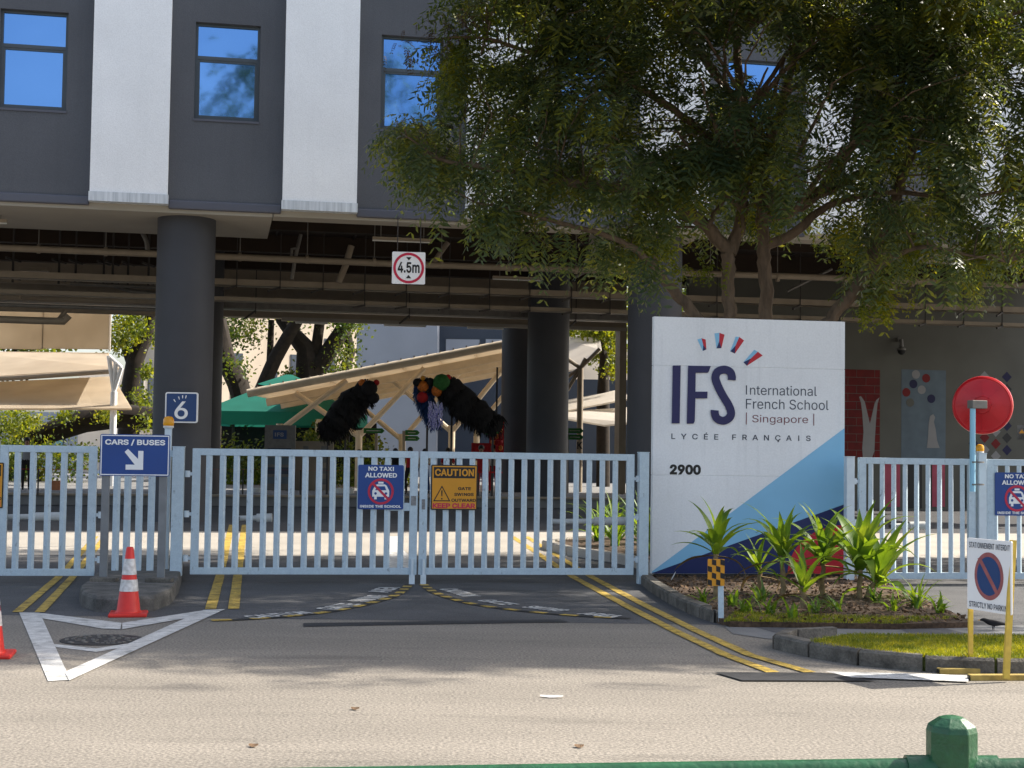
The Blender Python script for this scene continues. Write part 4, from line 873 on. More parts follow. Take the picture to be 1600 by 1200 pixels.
# ------------------------------------------------------------------ terrace and courtyard
TZ = .29
slab('terrace', [Vector((-60, 33.5, TZ)), Vector((mx0+.5, 45.8, TZ)), Vector((mx0+.5, 110, TZ)), Vector((-60, 110, TZ))], TZ, m_foot, .33)
slab('terrace_lip', [Vector((-60, 33.4, TZ+.05)), Vector((mx0+.5, 45.7, TZ+.05)), Vector((mx0+.5, 46.1, TZ+.05)), Vector((-60, 33.8, TZ+.05))], TZ+.05, m_beige, .06)
def block(name, label, ua, ub, va, vb, Y, dpt, m, t=0.0, z0=None, cat='building', wins=(), wm_=None):
    fr = vplane(Y, t); x0, y1 = fr.px(ua, va); x1, y0 = fr.px(ub, vb)
    if z0 is not None: y0 = z0
    T_ = thing(name, label, cat, fr.w((x0+x1)/2, y0, -dpt/2)); fb('wall', fr, x0, x1, y0, y1, -dpt, 0, m, T_)
    for w in wins:
        a, c2 = fr.px(w[0], w[1]); d, e = fr.px(w[2], w[3]); f = fb('window', fr, a-.05, d+.05, e-.05, c2+.05, .0, .04, m_frame, T_); fb('pane', fr, a, d, e, c2, .041, .05, wm_ or m_glass, f)
    return T_, fr
block('background_building', 'pale blue grey wall block behind the canopy at centre', 560, 681, 380, 700, 80, 10, m_pale, z0=TZ)
block('background_building', 'slate building with pale windows behind the right half of the canopy', 681.5, 905, 380, 700, 82, 10, m_slate, z0=TZ, wins=[(697, 530, 749, 556), (759, 530, 790, 556)], wm_=m_pale)
block('background_building', 'sunlit cream building behind the dark tree limbs', 300, 575, 440, 700, 108, 8, m_cream, .8, z0=TZ, wins=[(352, 552, 378, 566), (362, 610, 380, 624), (420, 560, 432, 590), (455, 555, 470, 590), (508, 530, 522, 580)], wm_=m_slate)
block('background_building', 'pale low building with blue panel at the left behind the sail', -200, 240, 640, 700, 84, 6, m_pale, z0=TZ, wins=[(60, 672, 98, 695), (150, 652, 166, 672)], wm_=m_paleb)
block('background_building', 'small sunlit white building beside the big column', 196, 290, 575, 690, 92, 6, m_wcanvas, .8, z0=TZ, wins=[(205, 590, 222, 620), (232, 590, 240, 660)], wm_=m_slate)
block('background_building', 'white wall behind the yellow green tree at right', 905, 1010, 540, 592, 78, 6, m_wcanvas, z0=4.0)
block('background_building', 'dark shaded wall below the white sails at right', 860, 1060, 592, 760, 70, 4, m_slate, z0=TZ)
# tilted canopy with rafters
cn = thing('tilted_canopy', 'large beige tilted canopy rising to the right on branching posts', 'canopy', dep(562, 775, 56))
A, B = dep(392, 617, 53), dep(800, 538, 53); Bk = Vector((0, 15, -.0)); C_, D_ = B+Bk, A+Bk
th = Vector((0, 0, .14)); nseg = 7
for i in range(nseg):
    a, b2 = A.lerp(B, i/nseg), A.lerp(B, (i+1)/nseg-.004); c2, d2 = b2+Bk, a+Bk
    MB().add([a, b2, c2, d2, a+th, b2+th, c2+th, d2+th], [(0, 1, 2, 3), (7, 6, 5, 4), (0, 4, 5, 1), (1, 5, 6, 2), (2, 6, 7, 3), (3, 7, 4, 0)]).build('roof_sheet', m_canvas, cn)
MB().tube([A+Vector((-.1, -.1, .05)), B+Vector((0, -.1, .05))], .15, 10).build('edge_tube', m_crsteel, cn, smooth=True)
for k in range(20): q = A.lerp(B, (k+.5)/20)+Vector((0, -.1, .22)); MB().box(q, (.05, .05, .1)).build('clip', m_galv, cn)
for y in (3.5, 7, 10.5, 14.5): o = Vector((0, y, -.16)); MB().bar(A+o, B+o, .3, .28).build('purlin', m_crsteel, cn)
posts = [(437, 662, 53.5), (498, 655, 60), (561, 672, 55), (628, 678, 61), (706, 665, 57), (745, 660, 62)]
def roofz(x): k = (x-A.x)/(B.x-A.x); return A.z+(B.z-A.z)*k
for i, (u, v, Y) in enumerate(posts):
    q = dep(u, v, Y); MB().tube([Vector((q.x, q.y, TZ)), q], .13, 10).build('post', m_crsteel, cn, smooth=True)
    for s in (-1, 1):
        e = Vector((q.x+s*1.1-.1, q.y, 0)); e2 = Vector((q.x+s*2.4, q.y, 0)); e2.z = roofz(e2.x)-.1
        if e2.x > A.x and e2.z > q.z: MB().tube([q-Vector((0, 0, .25)), e2], .1, 8).build('branch', m_crsteel, cn, smooth=True)
for lab, s, u, v, Y in (('', 'B', 501, 717, 59.8), ('', 'C', 561, 708, 54.8), ('', 'D', 706, 700, 56.8)):
    if s == 'D': continue
    fr = vplane(Y, 0); c2 = fr.px(u, v); text(s, fr, (c2[0]-.11, c2[1]-.14, c2[0]+.11, c2[1]+.14), m_sblack, cn, 0.0)
# teal gazebo
gz = thing('gazebo', 'teal green canvas gazebo with a small raised top', 'gazebo', dep(430, 775, 62)); 
def pyr(name, cx, y0, hw, z0, z1, hw2, m, par, ext=0):
    b = MB(); lo = [Vector((cx+sx*hw, y0+sy*hw, z0)) for sx, sy in ((-1, -1), (1, -1), (1, 1), (-1, 1))]; hi = [Vector((cx+sx*hw2, y0+sy*hw2, z1)) for sx, sy in ((-1, -1), (1, -1), (1, 1), (-1, 1))]
    b.add(lo+hi, [(0, 1, 5, 4), (1, 2, 6, 5), (2, 3, 7, 6), (3, 0, 4, 7), (4, 5, 6, 7)])
    if ext: lo2 = [p-Vector((0, 0, ext)) for p in lo]; b.add(lo+lo2, [(0, 4, 5, 1), (1, 5, 6, 2), (2, 6, 7, 3), (3, 7, 4, 0)])
    b.build(name, m, par)
g0 = dep(432, 640, 60); gzx = g0.x; ze, zm, za = dep(432, 643, 60).z, dep(432, 603, 61).z, dep(432, 583, 62).z
pyr('roof', gzx, 63.2, 3.1, ze, zm, 1.0, m_teal, gz, .55); pyr('top_vent', gzx, 63.2, 1.15, zm+.12, za, .12, m_teal, gz)
for sx in (-1, 1):
    for sy in (-1, 1): MB().bar((gzx+sx*2.9, 63.2+sy*2.9, TZ), (gzx+sx*2.9, 63.2+sy*2.9, ze), .12, .12, (0, 1, 0)).build('leg', m_grime, gz)
MB().box((gzx, 66.5, 1.6), (7, .2, 2.6)).build('back_panel', m_black, gz)
# sails and canopy at the left
def sheetq(name, par, pts, m, th=.06):
    P = [dep(u, v, Y) for u, v, Y in pts]; lo = [p-Vector((0, 0, th)) for p in P]; n = len(P)
    MB().add(P+lo, [tuple(range(n)), tuple(reversed(range(n, 2*n)))]+[(i, n+i, n+(i+1) % n, (i+1) % n) for i in range(n)]).build(name, m, par)
ls = thing('left_canopy', 'two tier beige canopy sheets with a white branching post at left', 'canopy', dep(182, 775, 54))
sheetq('upper_sheet', ls, [(-80, 548, 58), (168, 553, 58), (190, 575, 53), (-80, 592, 53)], m_canvas); sheetq('lower_sheet', ls, [(-80, 600, 56), (176, 588, 56), (206, 638, 52), (-80, 638, 52)], m_canvas)
MB().tube([dep(-80, 595, 53), dep(30, 590, 53), dep(176, 580, 53)], .09, 8).build('edge_tube', m_beige, ls, smooth=True); MB().tube([dep(-80, 551, 58), dep(170, 554, 58)], .07, 8).build('rear_tube', m_canvas, ls, smooth=True)
w = [dep(177, 775, 52.5), dep(178, 612, 52.5)]; MB().tube([Vector((w[1].x, 52.5, TZ)), w[1]], .12, 10).build('post', m_white, ls, smooth=True)
for p_ in ((170, 556), (190, 574), (181, 565)): MB().tube([w[1], dep(*p_, 52.5)], .08, 8).build('branch', m_white, ls, smooth=True)
MB().tube([dep(170, 556, 52.5), dep(190, 574, 52.5)], .06, 8).build('tie', m_white, ls, smooth=True)
hb = thing('hanging_screen', 'large beige fabric screen hanging under the rear edge at left', 'screen', dep(85, 548, 51)); 
for ua, ub in ((-60, 66.5), (67.5, 170)):
    fr = vplane(51, 0); a, b2 = fr.px(ua, 480); c2, d2 = fr.px(ub, 546); fb('screen_panel', fr, a, c2, d2, b2, -.05, 0, m_canvas, hb)
fb('end_bar', fr, fr.px(171, 500)[0], fr.px(173.5, 500)[0], fr.px(172, 549)[1], fr.px(172, 485)[1], -.06, .02, m_wcanvas, hb)
# white sails at the right gap
rs_ = thing('white_sail_roof', 'overlapping white sail roofs on a beige post in the right gap', 'canopy', dep(905, 775, 54))
sheetq('sail', rs_, [(860, 520, 66), (935, 515, 66), (940, 545, 56), (905, 575, 54), (860, 585, 56)], m_wcanvas); sheetq('sail', rs_, [(850, 632, 62), (970, 608, 62), (985, 622, 56), (850, 648, 56)], m_wcanvas); sheetq('sail', rs_, [(850, 645, 58), (985, 636, 58), (985, 660, 53), (945, 664, 53), (850, 648, 54)], m_wcanvas)
q = dep(907, 575, 53); MB().tube([Vector((q.x, q.y, TZ)), q], .11, 10).build('post', m_beige, rs_, smooth=True)
for p_ in ((885, 590), (937, 545), (868, 640), (885, 560), (915, 560)): MB().tube([q, dep(*p_, 53)], .07, 8).build('branch', m_beige, rs_, smooth=True)
fr = vplane(52.8, 0); c2 = fr.px(906, 696); text('K', fr, (c2[0]-.1, c2[1]-.13, c2[0]+.1, c2[1]+.13), m_sblack, rs_, 0.0)
# green arrow finger signs on posts
def finger(label, upost, u0_, u1_, vs, Y, tip=1):
    q = dep(upost, 775, Y); t = thing('finger_sign', label, 'direction sign', (q.x, q.y, TZ), 0, 'green direction signs in the courtyard'); top = dep(upost, vs[0]-3, Y)
    MB().bar((q.x, q.y, TZ), top, .1, .1, (0, 1, 0)).build('post', m_beige, t); fr = vplane(Y-.06, 0)
    for v in vs:
        x0, y0 = fr.px(u0_, v+3.8); x1, y1 = fr.px(u1_, v-3.8); h = (y1-y0)/2; o = MB().flat(fr, [(x0, y0), (x1-h, y0), (x1, y0+h), (x1-h, y1), (x0, y1)], -.02, 0).build('arrow_board', m_fgreen, t)
        MB().flat(fr, [(x0+.1, y0+h*.85), (x1-h*1.6, y0+h*.85), (x1-h*1.6, y0+h*1.15), (x0+.1, y0+h*1.15)], .001, .004).build('print_line', m_wcanvas, t)
finger('green arrow sign on the slim beige post right of the C post', 588, 568, 601, [673], 53); finger('pair of green arrow signs below the dangling lion head', 631, 633, 656, [676, 685], 54); finger('pair of green arrow signs beside the K post', 886, 886, 912, [673, 683], 51.5)
# notice boards, tape and boxes seen through the bars
def board(label, ua, ub, va, vb, Y, m, extra=None, name='notice_board'):
    fr = vplane(Y, 0); x0, y0, x1, y1 = pbox(fr, ua, va, ub, vb); t = thing(name, label, 'notice board', fr.w((x0+x1)/2, TZ)); fb('panel', fr, x0, x1, y0, y1, -.06, 0, m, t); fb('leg', fr, x0+.05, x0+.12, TZ, y0, -.06, -.01, m_galv, t); fb('leg', fr, x1-.12, x1-.05, TZ, y0, -.06, -.01, m_galv, t); return t, fr
t, fr = board('grey notice board with dark blue IFS panel', 414, 460, 664, 768, 50, m_galv); x0, y0, x1, y1 = pbox(fr, 427, 672, 448, 686); fb('blue_panel', fr, x0, x1, y0, y1, .001, .02, m_sblue2, t); text('IFS', fr, (x0+.06, y0+.08, x1-.1, y1-.08), m_mpal, t, .022)
for j in range(4):
    x0, y0, x1, y1 = pbox(fr, 418, 700+j*15, 455, 711+j*15); fb('poster', fr, x0, x1, y0, y1, .001, .01, m_mur2 if j % 2 else m_slate, t)
t, fr = board('wide beige notice board with small grey posters', 460.5, 520, 689, 768, 50.5, m_beige)
for i in range(2):
    for j in range(4): x0, y0, x1, y1 = pbox(fr, 474+i*28, 697+j*17, 482+i*28, 706+j*17); fb('poster', fr, x0, x1, y0, y1, .001, .01, m_galv, t)
def tape(label, ua, ub, v, Y, ps):
    fr = vplane(Y, FT); x0, y0, x1, y1 = pbox(fr, ua, v-1.4, ub, v+1.4); t = thing('barrier_tape', label, 'barrier tape', fr.w(x0, TZ), 0, 'red barrier tapes'); fb('tape', fr, x0, x1, y0, y1, -.01, 0, m_red, t)
    for u in ps: x = fr.px(u, v)[0]; fb('stand', fr, x-.02, x+.02, TZ, y1, -.05, -.012, m_grime, t)
tape('red barrier tape behind the left gate', -60, 152, 733, 44.5, (-20, 60, 140)); tape('red barrier tape in front of the notice boards', 288, 562, 734, 45.5, (290, 380, 470, 560)); tape('red barrier tape right of the caution sign', 745, 785, 738, 46, (748, 782))
t = thing('planter_box', 'terracotta planter box behind the left gate', 'planter', dep(87, 775, 47)); MB().box(dep(87, 763, 47), (.36, .36, .48)).build('box', mat('terracotta', (.42, .16, .07), .8, .2, 8), t)
for lab, u in (('pale plastic crate left of the white board', 402), ('pale plastic crate under the boards', 532), ('pale round tub left of the taxi sign', 546)):
    t = thing('storage_tub', lab, 'tub', dep(u, 774, 47.5), 0, 'tubs on the terrace'); MB().lathe([(.12, 0), (.16, .22), (.17, .23)], Vector(dep(u, 774, 47.5)), 12).build('tub', m_lamp, t)
rd = thing('red_display', 'red glittering display hanging beside the black columns', 'decoration', dep(776, 680, 50))
for j in range(5):
    for i in range(3): q = dep(770+i*6, 664+j*9, 50); MB().lathe([(.01, .1), (.07, .05), (.08, 0), (.05, -.07), (.01, -.09)], q, 8).build('bauble', m_red if (i+j) % 3 else m_orange, rd)
MB().box(dep(776, 683, 50.3), (.5, .1, 1.1)).build('backing', m_red, rd)
MB().box(dep(757, 706, 50.4), (.9, .1, .6)).build('red_cloth', m_red, rd)
MB().box(dep(776, 640, 50.3), (.06, .06, 2.9)).build('hanging_pole', m_grime, rd)
# ------------------------------------------------------------------ foliage builders
def mesh_np(name, V, Fq, m, parent, kind=None):
    me = bpy.data.meshes.new(name); n = len(V); k = len(Fq)
    me.vertices.add(n); me.vertices.foreach_set('co', V.astype(np.float32).ravel())
    me.loops.add(k*4); me.loops.foreach_set('vertex_index', Fq.astype(np.int32).ravel())
    me.polygons.add(k); me.polygons.foreach_set('loop_start', np.arange(0, k*4, 4, dtype=np.int32)); me.materials.append(m); me.update(calc_edges=True); me.validate()
    mw = wm(parent); 
    if parent is not None: me.transform(mw.inverted())
    o = link(name, me, parent, mw if parent is not None else Matrix.Identity(4))
    if kind: o['kind'] = kind
    return o
def norm(a): return a/np.maximum(np.linalg.norm(a, axis=1, keepdims=True), 1e-6)
def fronds(P, D, L, pairs=6, lw=.028, ll=.085, droop=.45):
    """pinnate leaves: N x rachis with paired leaflets; P base, D direction, L length"""
    N = len(P); up = np.array([0, 0, 1.0]); sd = norm(np.cross(D, up)+rng.normal(0, .25, (N, 3))); Vs = []
    nn = norm(np.cross(sd, D))
    for k in range(pairs):
        s = (k+.6)/pairs; c = P+D*(L*s)[:, None]-up*(droop*s*s*L)[:, None]
        dd = norm(D-up*(2*droop*s)); ln = ll*(1.15-.75*abs(s-.35))*(.8+.4*rng.random(N))*(L/.35)
        for sg in (-1, 1):
            q = norm(sd*sg+dd*.45+rng.normal(0, .12, (N, 3))-up*.25); tip = c+q*ln[:, None]; mid = c+q*(ln*.5)[:, None]; w = dd*(lw*L/.35)[:, None]
            Vs.append(np.stack([c, mid-w, tip, mid+w], 1))
    V = np.concatenate(Vs, 0).reshape(-1, 3); return V, np.arange(len(V)).reshape(-1, 4)
def leaves(P, size, n=1):
    N = len(P); d = norm(rng.normal(0, 1, (N, 3))); e = norm(np.cross(d, rng.normal(0, 1, (N, 3)))); s = size*(.6+.8*rng.random(N))[:, None]
    V = np.stack([P, P+d*s*.5+e*s*.3, P+d*s, P+d*s*.5-e*s*.3], 1).reshape(-1, 3); return V, np.arange(len(V)).reshape(-1, 4)
# ------------------------------------------------------------------ the big feathery tree behind the board
TY = 22.3
tr = thing('feathery_tree', 'big feathery leaved tree with several trunks rising behind the school board', 'tree', (dep(1165, 900, TY).x, TY, 0))
def limb(name, pts, radii, par, m=m_bark, n=9):
    P = [Vector(p) for p in pts]; Q = []; Rr = []
    for i in range(len(P)-1):
        p0, p1, p2, p3 = P[max(i-1, 0)], P[i], P[i+1], P[min(i+2, len(P)-1)]
        for k in range(5):
            s = k/5; Q.append(.5*((2*p1)+(p2-p0)*s+(2*p0-5*p1+4*p2-p3)*s*s+(3*p1-p0-3*p2+p3)*s**3)+Vector((random.gauss(0, .012), random.gauss(0, .012), 0))); Rr.append(radii[i]+(radii[i+1]-radii[i])*s)
    Q.append(P[-1]); Rr.append(radii[-1]); o = MB().tube(Q, Rr, n).build(name, m, par, smooth=True); return Q
nodes = []
def L(pts, radii, name='trunk'):
    P = [dep(u, v, Y) for u, v, Y in pts]; q = limb(name, P, radii, tr); nodes.extend(q[2:]); return q
gb = lambda u, Y: (u, 600+(EYE*F/Y)+106+(u-800)*RO, Y)
L([gb(1143, 22.3), (1143, 600, 22.3), (1140, 500, 22.3), (1137, 430, 22.3), (1140, 395, 22.3)], [.13, .105, .10, .10, .105])
L([gb(1192, 22.6), (1194, 600, 22.6), (1196, 500, 22.6), (1195, 430, 22.6), (1193, 385, 22.6), (1190, 340, 22.6)], [.14, .112, .105, .105, .105, .09])
L([gb(1250, 22.0), (1272, 560, 22.0), (1305, 492, 22.0), (1350, 435, 22.1), (1372, 380, 22.2), (1400, 310, 22.2), (1430, 220, 22.3), (1470, 130, 22.6)], [.12, .1, .095, .10, .09, .085, .07, .04])
L([gb(1128, 22.0), (1110, 560, 22.0), (1082, 490, 22.0), (1052, 455, 21.9), (1020, 415, 21.8), (985, 385, 21.6)], [.12, .1, .09, .08, .06, .05])
L([(1140, 395, 22.3), (1105, 355, 22.2), (1070, 330, 22.0), (1000, 300, 21.7), (930, 290, 21.4), (850, 280, 21.2), (770, 262, 21.0), (690, 250, 21.0), (640, 215, 20.8)], [.11, .10, .09, .075, .07, .05, .04, .025, .012], 'limb')
L([(1140, 395, 22.3), (1160, 330, 22.4), (1150, 260, 22.5), (1165, 180, 22.8), (1150, 90, 23.0), (1160, -30, 23.2), (1100, -200, 23)], [.11, .09, .08, .075, .065, .05, .03], 'limb')
L([(1190, 340, 22.6), (1240, 330, 22.5), (1290, 290, 22.3), (1330, 230, 22.0), (1370, 160, 21.8), (1450, 90, 21.6), (1540, 40, 21.4), (1640, 0, 21)], [.09, .08, .075, .065, .055, .045, .035, .02], 'limb')
L([(1190, 340, 22.6), (1195, 250, 22.8), (1225, 150, 23), (1250, 40, 23), (1290, -120, 23)], [.09, .075, .06, .05, .03], 'limb')
L([(1193, 385, 22.6), (1240, 365, 22.5), (1280, 330, 22.4), (1320, 312, 22.4), (1400, 300, 22.0), (1500, 310, 21.7), (1600, 290, 21.5)], [.08, .075, .06, .05, .04, .03, .015], 'limb')
L([(1150, 260, 22.5), (1090, 200, 22.2), (1020, 150, 21.8), (940, 110, 21.4), (850, 90, 21.2), (760, 60, 21.0), (690, 60, 20.9)], [.07, .06, .05, .045, .035, .025, .012], 'limb')
L([(1165, 180, 22.8), (1100, 90, 22.5), (1030, 20, 22.2), (960, -60, 22), (850, -140, 21.5), (740, -200, 21)], [.06, .05, .045, .035, .03, .02], 'limb')
L([(985, 385, 21.6), (940, 365, 21.4), (880, 350, 21.2), (810, 330, 21.0), (740, 315, 21.0)], [.05, .04, .035, .02, .012], 'limb')
L([(1350, 435, 22.1), (1400, 400, 21.8), (1450, 385, 21.6), (1520, 400, 21.4), (1575, 410, 21.2)], [.05, .04, .03, .02, .01], 'limb')
for k in range(26):
    a = random.choice([(1150, 260, 22.2), (1160, 330, 22.2), (1195, 250, 22.4), (1190, 340, 22.2), (1240, 330, 22.2), (1165, 180, 22.4), (1105, 355, 22), (1225, 150, 22.6), (1330, 230, 21.8)])
    ang = R(random.uniform(20, 160)); ln = random.uniform(120, 260); Y2 = a[2]+random.uniform(-1.6, .6); e = (a[0]+math.cos(ang)*ln, a[1]-math.sin(ang)*ln, Y2); mid = (a[0]+math.cos(ang)*ln*.5+random.gauss(0, 10), a[1]-math.sin(ang)*ln*.5+random.gauss(0, 8), (a[2]+Y2)/2)
    L([a, mid, e], [.042, .032, .014], 'branch')
# crown: clusters of twigs and fronds inside the outline of the tree
poly = np.array([(720, -20), (730, 40), (705, 100), (672, 140), (676, 175), (622, 205), (645, 262), (690, 300), (735, 340), (800, 355), (850, 372), (930, 385), (980, 412), (1010, 428), (1040, 415), (1075, 395), (1110, 405), (1120, 430), (1175, 425), (1215, 440), (1260, 425), (1330, 415), (1368, 440), (1400, 430), (1440, 415), (1500, 440), (1560, 420), (1620, 400), (1700, 400), (1700, -20)], float)
def inside(x, y):
    c = False; n = len(poly); j = n-1
    for i in range(n):
        xi, yi = poly[i]; xj, yj = poly[j]
        if (yi > y) != (yj > y) and x < (xj-xi)*(y-yi)/(yj-yi)+xi: c = not c
        j = i
    return c
gaps = [(1150, 100, 26), (1205, 112, 30), (1290, 185, 34), (1085, 372, 20), (795, 55, 26), (740, 200, 16), (735, 300, 22), (745, 345, 14), (900, 318, 30), (1430, 265, 32), (1530, 235, 26), (1545, 310, 24), (970, 255, 18), (1115, 340, 14), (1390, 200, 16), (1335, 262, 12), (1240, 355, 26), (1180, 450, 34), (1100, 300, 14), (1165, 400, 36), (1225, 430, 30), (1112, 385, 24), (1295, 445, 30), (1165, 455, 40), (1235, 385, 20), (1220, 90, 22), (1265, 130, 16), (1100, 130, 14), (1045, 90, 12), (1180, 180, 16), (1225, 215, 14), (1340, 130, 14), (1055, 225, 14), (1000, 330, 14), (950, 180, 12), (860, 215, 12), (1560, 150, 16), (1270, 385, 22), (1460, 350, 14), (1150, 420, 24)]
clus = []
tries = 0
while len(clus) < 470 and tries < 20000:
    tries += 1
    u = random.uniform(600, 1690); v = random.uniform(-60, 475)
    if not inside(u, max(v, -18)): continue
    if any((u-a)**2+(v-b)**2 < (g*1.5)**2 for a, b, g in gaps): continue
    if v > 370 and random.random() < .6: continue
    Y = random.triangular(19.9, 25.2, 21.6); 
    if v > 300 and 1070 < u < 1340 and Y < 22.9:
        if random.random() < .45: continue
        Y = 23+random.random()*1.8
    if v > 330 and u > 1240 and Y < 22 and random.random() < .4: Y += 2
    clus.append((dep(u, v, Y), random.uniform(.2, .36)))
# unseen top of the crown, spread forward and thinned to shape the ground shade
for i in range(980):
    x = random.uniform(-5.5, 13.5); y = 16.3+4.6*random.random()**1.4 if i % 7 else random.uniform(22, 28.3); z = random.uniform(8.6, 11.5)+.0
    k = 0
    if 18.6 < y < 22 and 5.5 < x and random.random() < .6: continue
    zmin = EYE+(712+abs(x)*2.0)*y/F+(.95 if x > .5 else 2.1)
    z = max(zmin, 8.3+random.uniform(0, 3.2)); clus.append((Vector((x, y, z)), random.uniform(.51, .75)))
top = Vector((3.3, 22.6, 8.2))
for k in range(16):
    a = k/16*6.283; e = Vector((4+9*math.cos(a), 21.2+4.2*math.sin(a), 10.6+random.uniform(-.3, .5))); m1 = top.lerp(e, .45)+Vector((0, 0, 1.3)); q = limb('limb', [top, m1, e], [.09, .05, .015], tr); nodes.extend(q[3:])
nd = [n for n in nodes]
tw = MB(); Pf = []; Df = []; Lf = []
narr = np.array([tuple(n) for n in nd])
for c, r in clus:
    ca = np.array(tuple(c)); d = np.linalg.norm(narr-ca, axis=1)+(np.where(narr[:, 2] < 8.3, 50, 0) if r > .505 else 0)+np.maximum(0, narr[:, 2]-ca[2]-.1)*2; a = Vector(narr[int(d.argmin())]); dist = (c-a).length
    if dist > .25 and dist < (2.6 if r > .505 else 3):
        mid = a.lerp(c, .5)+Vector((random.gauss(0, .1), random.gauss(0, .1), .08*dist)); rr_ = min(.03, .008+.006*dist); tw.tube([a, mid, c], [rr_, rr_*.7, .005], 5, False)
    big = r > .505; nf = int(21 if not big else (28 if c.y < 18.4 else 19))
    for k in range(3):
        e = c+Vector((random.gauss(0, r*.6), random.gauss(0, r*.6), random.gauss(0, r*.4))); tw.tube([c, e], [.006, .003], 4, False)
    out = norm((ca-np.array([dep(1165, 330, 22.4)[0], 22.4, 6.0]))[None])[0]
    g = rng.normal(0, 1, (nf, 3))*np.array([.62, .62, .42])*r+ca; Pf.append(g)
    dirs = norm((g-ca)/r*.8+out*.55+rng.normal(0, .35, (nf, 3))-np.array([0, 0, .5])); Df.append(dirs); Lf.append((.24+.16*rng.random(nf))*(1.25 if big else 1))
tw.build('twig', m_bark, tr, smooth=True)['kind'] = 'stuff'
V, Fq = fronds(np.concatenate(Pf), np.concatenate(Df), np.concatenate(Lf)*1.15, pairs=6, lw=.022, ll=.16, droop=.7); o = mesh_np('crown', V, Fq, m_leaf, tr)
# dry wisps at the left top and yellow sprays low on the right, sunlight put into their colour
def spray(spots, m, n=26, name='leaf_spray', L0=.22, r=.22, label=None):
    Pq = []; Dq = []; Lq = []
    for u, v, Y in spots:
        ca = np.array(tuple(dep(u, v, Y))); g = rng.normal(0, 1, (n, 3))*np.array([.9, .6, .5])*r+ca; Pq.append(g); Dq.append(norm(rng.normal(0, .6, (n, 3))+np.array([.1, 0, -.5]))); Lq.append(L0+.12*rng.random(n))
    V, Fq = fronds(np.concatenate(Pq), np.concatenate(Dq), np.concatenate(Lq)); o = mesh_np(name, V, Fq, m, tr); return o
spray([(1345, 350, 22.8), (1310, 350, 22.9), (1370, 395, 22.7), (1420, 385, 22.5), (1460, 372, 22.4), (1500, 388, 22.3), (1540, 380, 22.2), (1385, 455, 22), (1366, 468, 22), (1000, 378, 22), (1020, 392, 22), (1095, 420, 22), (725, 95, 21), (745, 50, 21), (1450, 20, 21.2), (1500, 40, 21.2), (1550, 25, 21), (1060, 20, 21.5), (715, 80, 21), (1330, 380, 22.5), (1180, 330, 22)], m_leafy)['label'] = 'yellow green sprays coloured as sunlit leaves'
m_dry = leafmat('dry_pods', (.04, .03, .025), (.07, .05, .04), (.1, .08, .06), .1)
spray([(690, 40, 21), (715, 30, 21), (670, 60, 21), (655, 190, 21), (640, 75, 21), (700, 60, 21), (735, 25, 21), (880, 135, 21)], m_dry, 12, 'dry_seed_sprays', .1, .22)
# ------------------------------------------------------------------ other trees
def tree(label, x, y, z0, trunk_h, rad, cz, nleaf, m, mb, limbs=6, tr_r=.2, size=.16, name='tree', group=None, seed=1, flat_=.7, lean=0):
    rr = random.Random(seed); t = thing(name, label, 'tree', (x, y, z0), 0, group); base = Vector((x, y, z0)); fork = Vector((x+lean, y, z0+trunk_h))
    b = MB(); b.tube([base, base.lerp(fork, .5)+Vector((rr.gauss(0, .1), 0, 0)), fork], [tr_r*1.25, tr_r, tr_r*.85], 10)
    P = []
    for i in range(limbs):
        a = i/limbs*6.283+rr.uniform(-.3, .3); e = Vector((x+lean+math.cos(a)*rad*.8, y+math.sin(a)*rad*.8, cz+rr.uniform(-.3, .5)*rad*flat_)); m1 = fork.lerp(e, .5)+Vector((0, 0, rr.uniform(0, .6))); b.tube([fork, m1, e], [tr_r*.55, tr_r*.35, tr_r*.1], 7)
    b.build('trunk', mb, t, smooth=True)
    nc = max(14, int(nleaf/70)); per = nleaf//nc
    for i in range(nc):
        while True:
            q = np.array([rr.uniform(-1, 1) for _ in range(3)]); l = np.linalg.norm(q)
            if .35 < l < 1: break
        c = np.array([x+lean, y, cz])+q*np.array([rad, rad, rad*flat_]); P.append(rng.normal(0, 1, (per, 3))*rad*.13+c)
    V, Fq = leaves(np.concatenate(P), size); mesh_np('crown', V, Fq, m, t); return t
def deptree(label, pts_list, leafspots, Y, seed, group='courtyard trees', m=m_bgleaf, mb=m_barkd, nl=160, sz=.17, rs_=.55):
    t = thing('courtyard_tree', label, 'tree', (dep(pts_list[0][0][0], 700, Y).x, Y, TZ), 0, group)
    b = MB()
    for pts in pts_list: P = [dep(u, v, Y+dy) for u, v, dy, r in pts]; b.tube(P, [p[3] for p in pts], 9)
    b.build('trunk', mb, t, smooth=True)
    P = [rng.normal(0, 1, (nl, 3))*np.array([rs_*s, rs_*s, rs_*.7*s])+np.array(tuple(dep(u, v, Y+random.uniform(-2, 2)))) for u, v, s in leafspots]
    V, Fq = leaves(np.concatenate(P), sz); mesh_np('crown', V, Fq, m, t)
def scat(u0_, u1_, v0, v1, n, s=(.8, 1.5)): return [(random.uniform(u0_, u1_), random.uniform(v0, v1), random.uniform(*s)) for _ in range(n)]
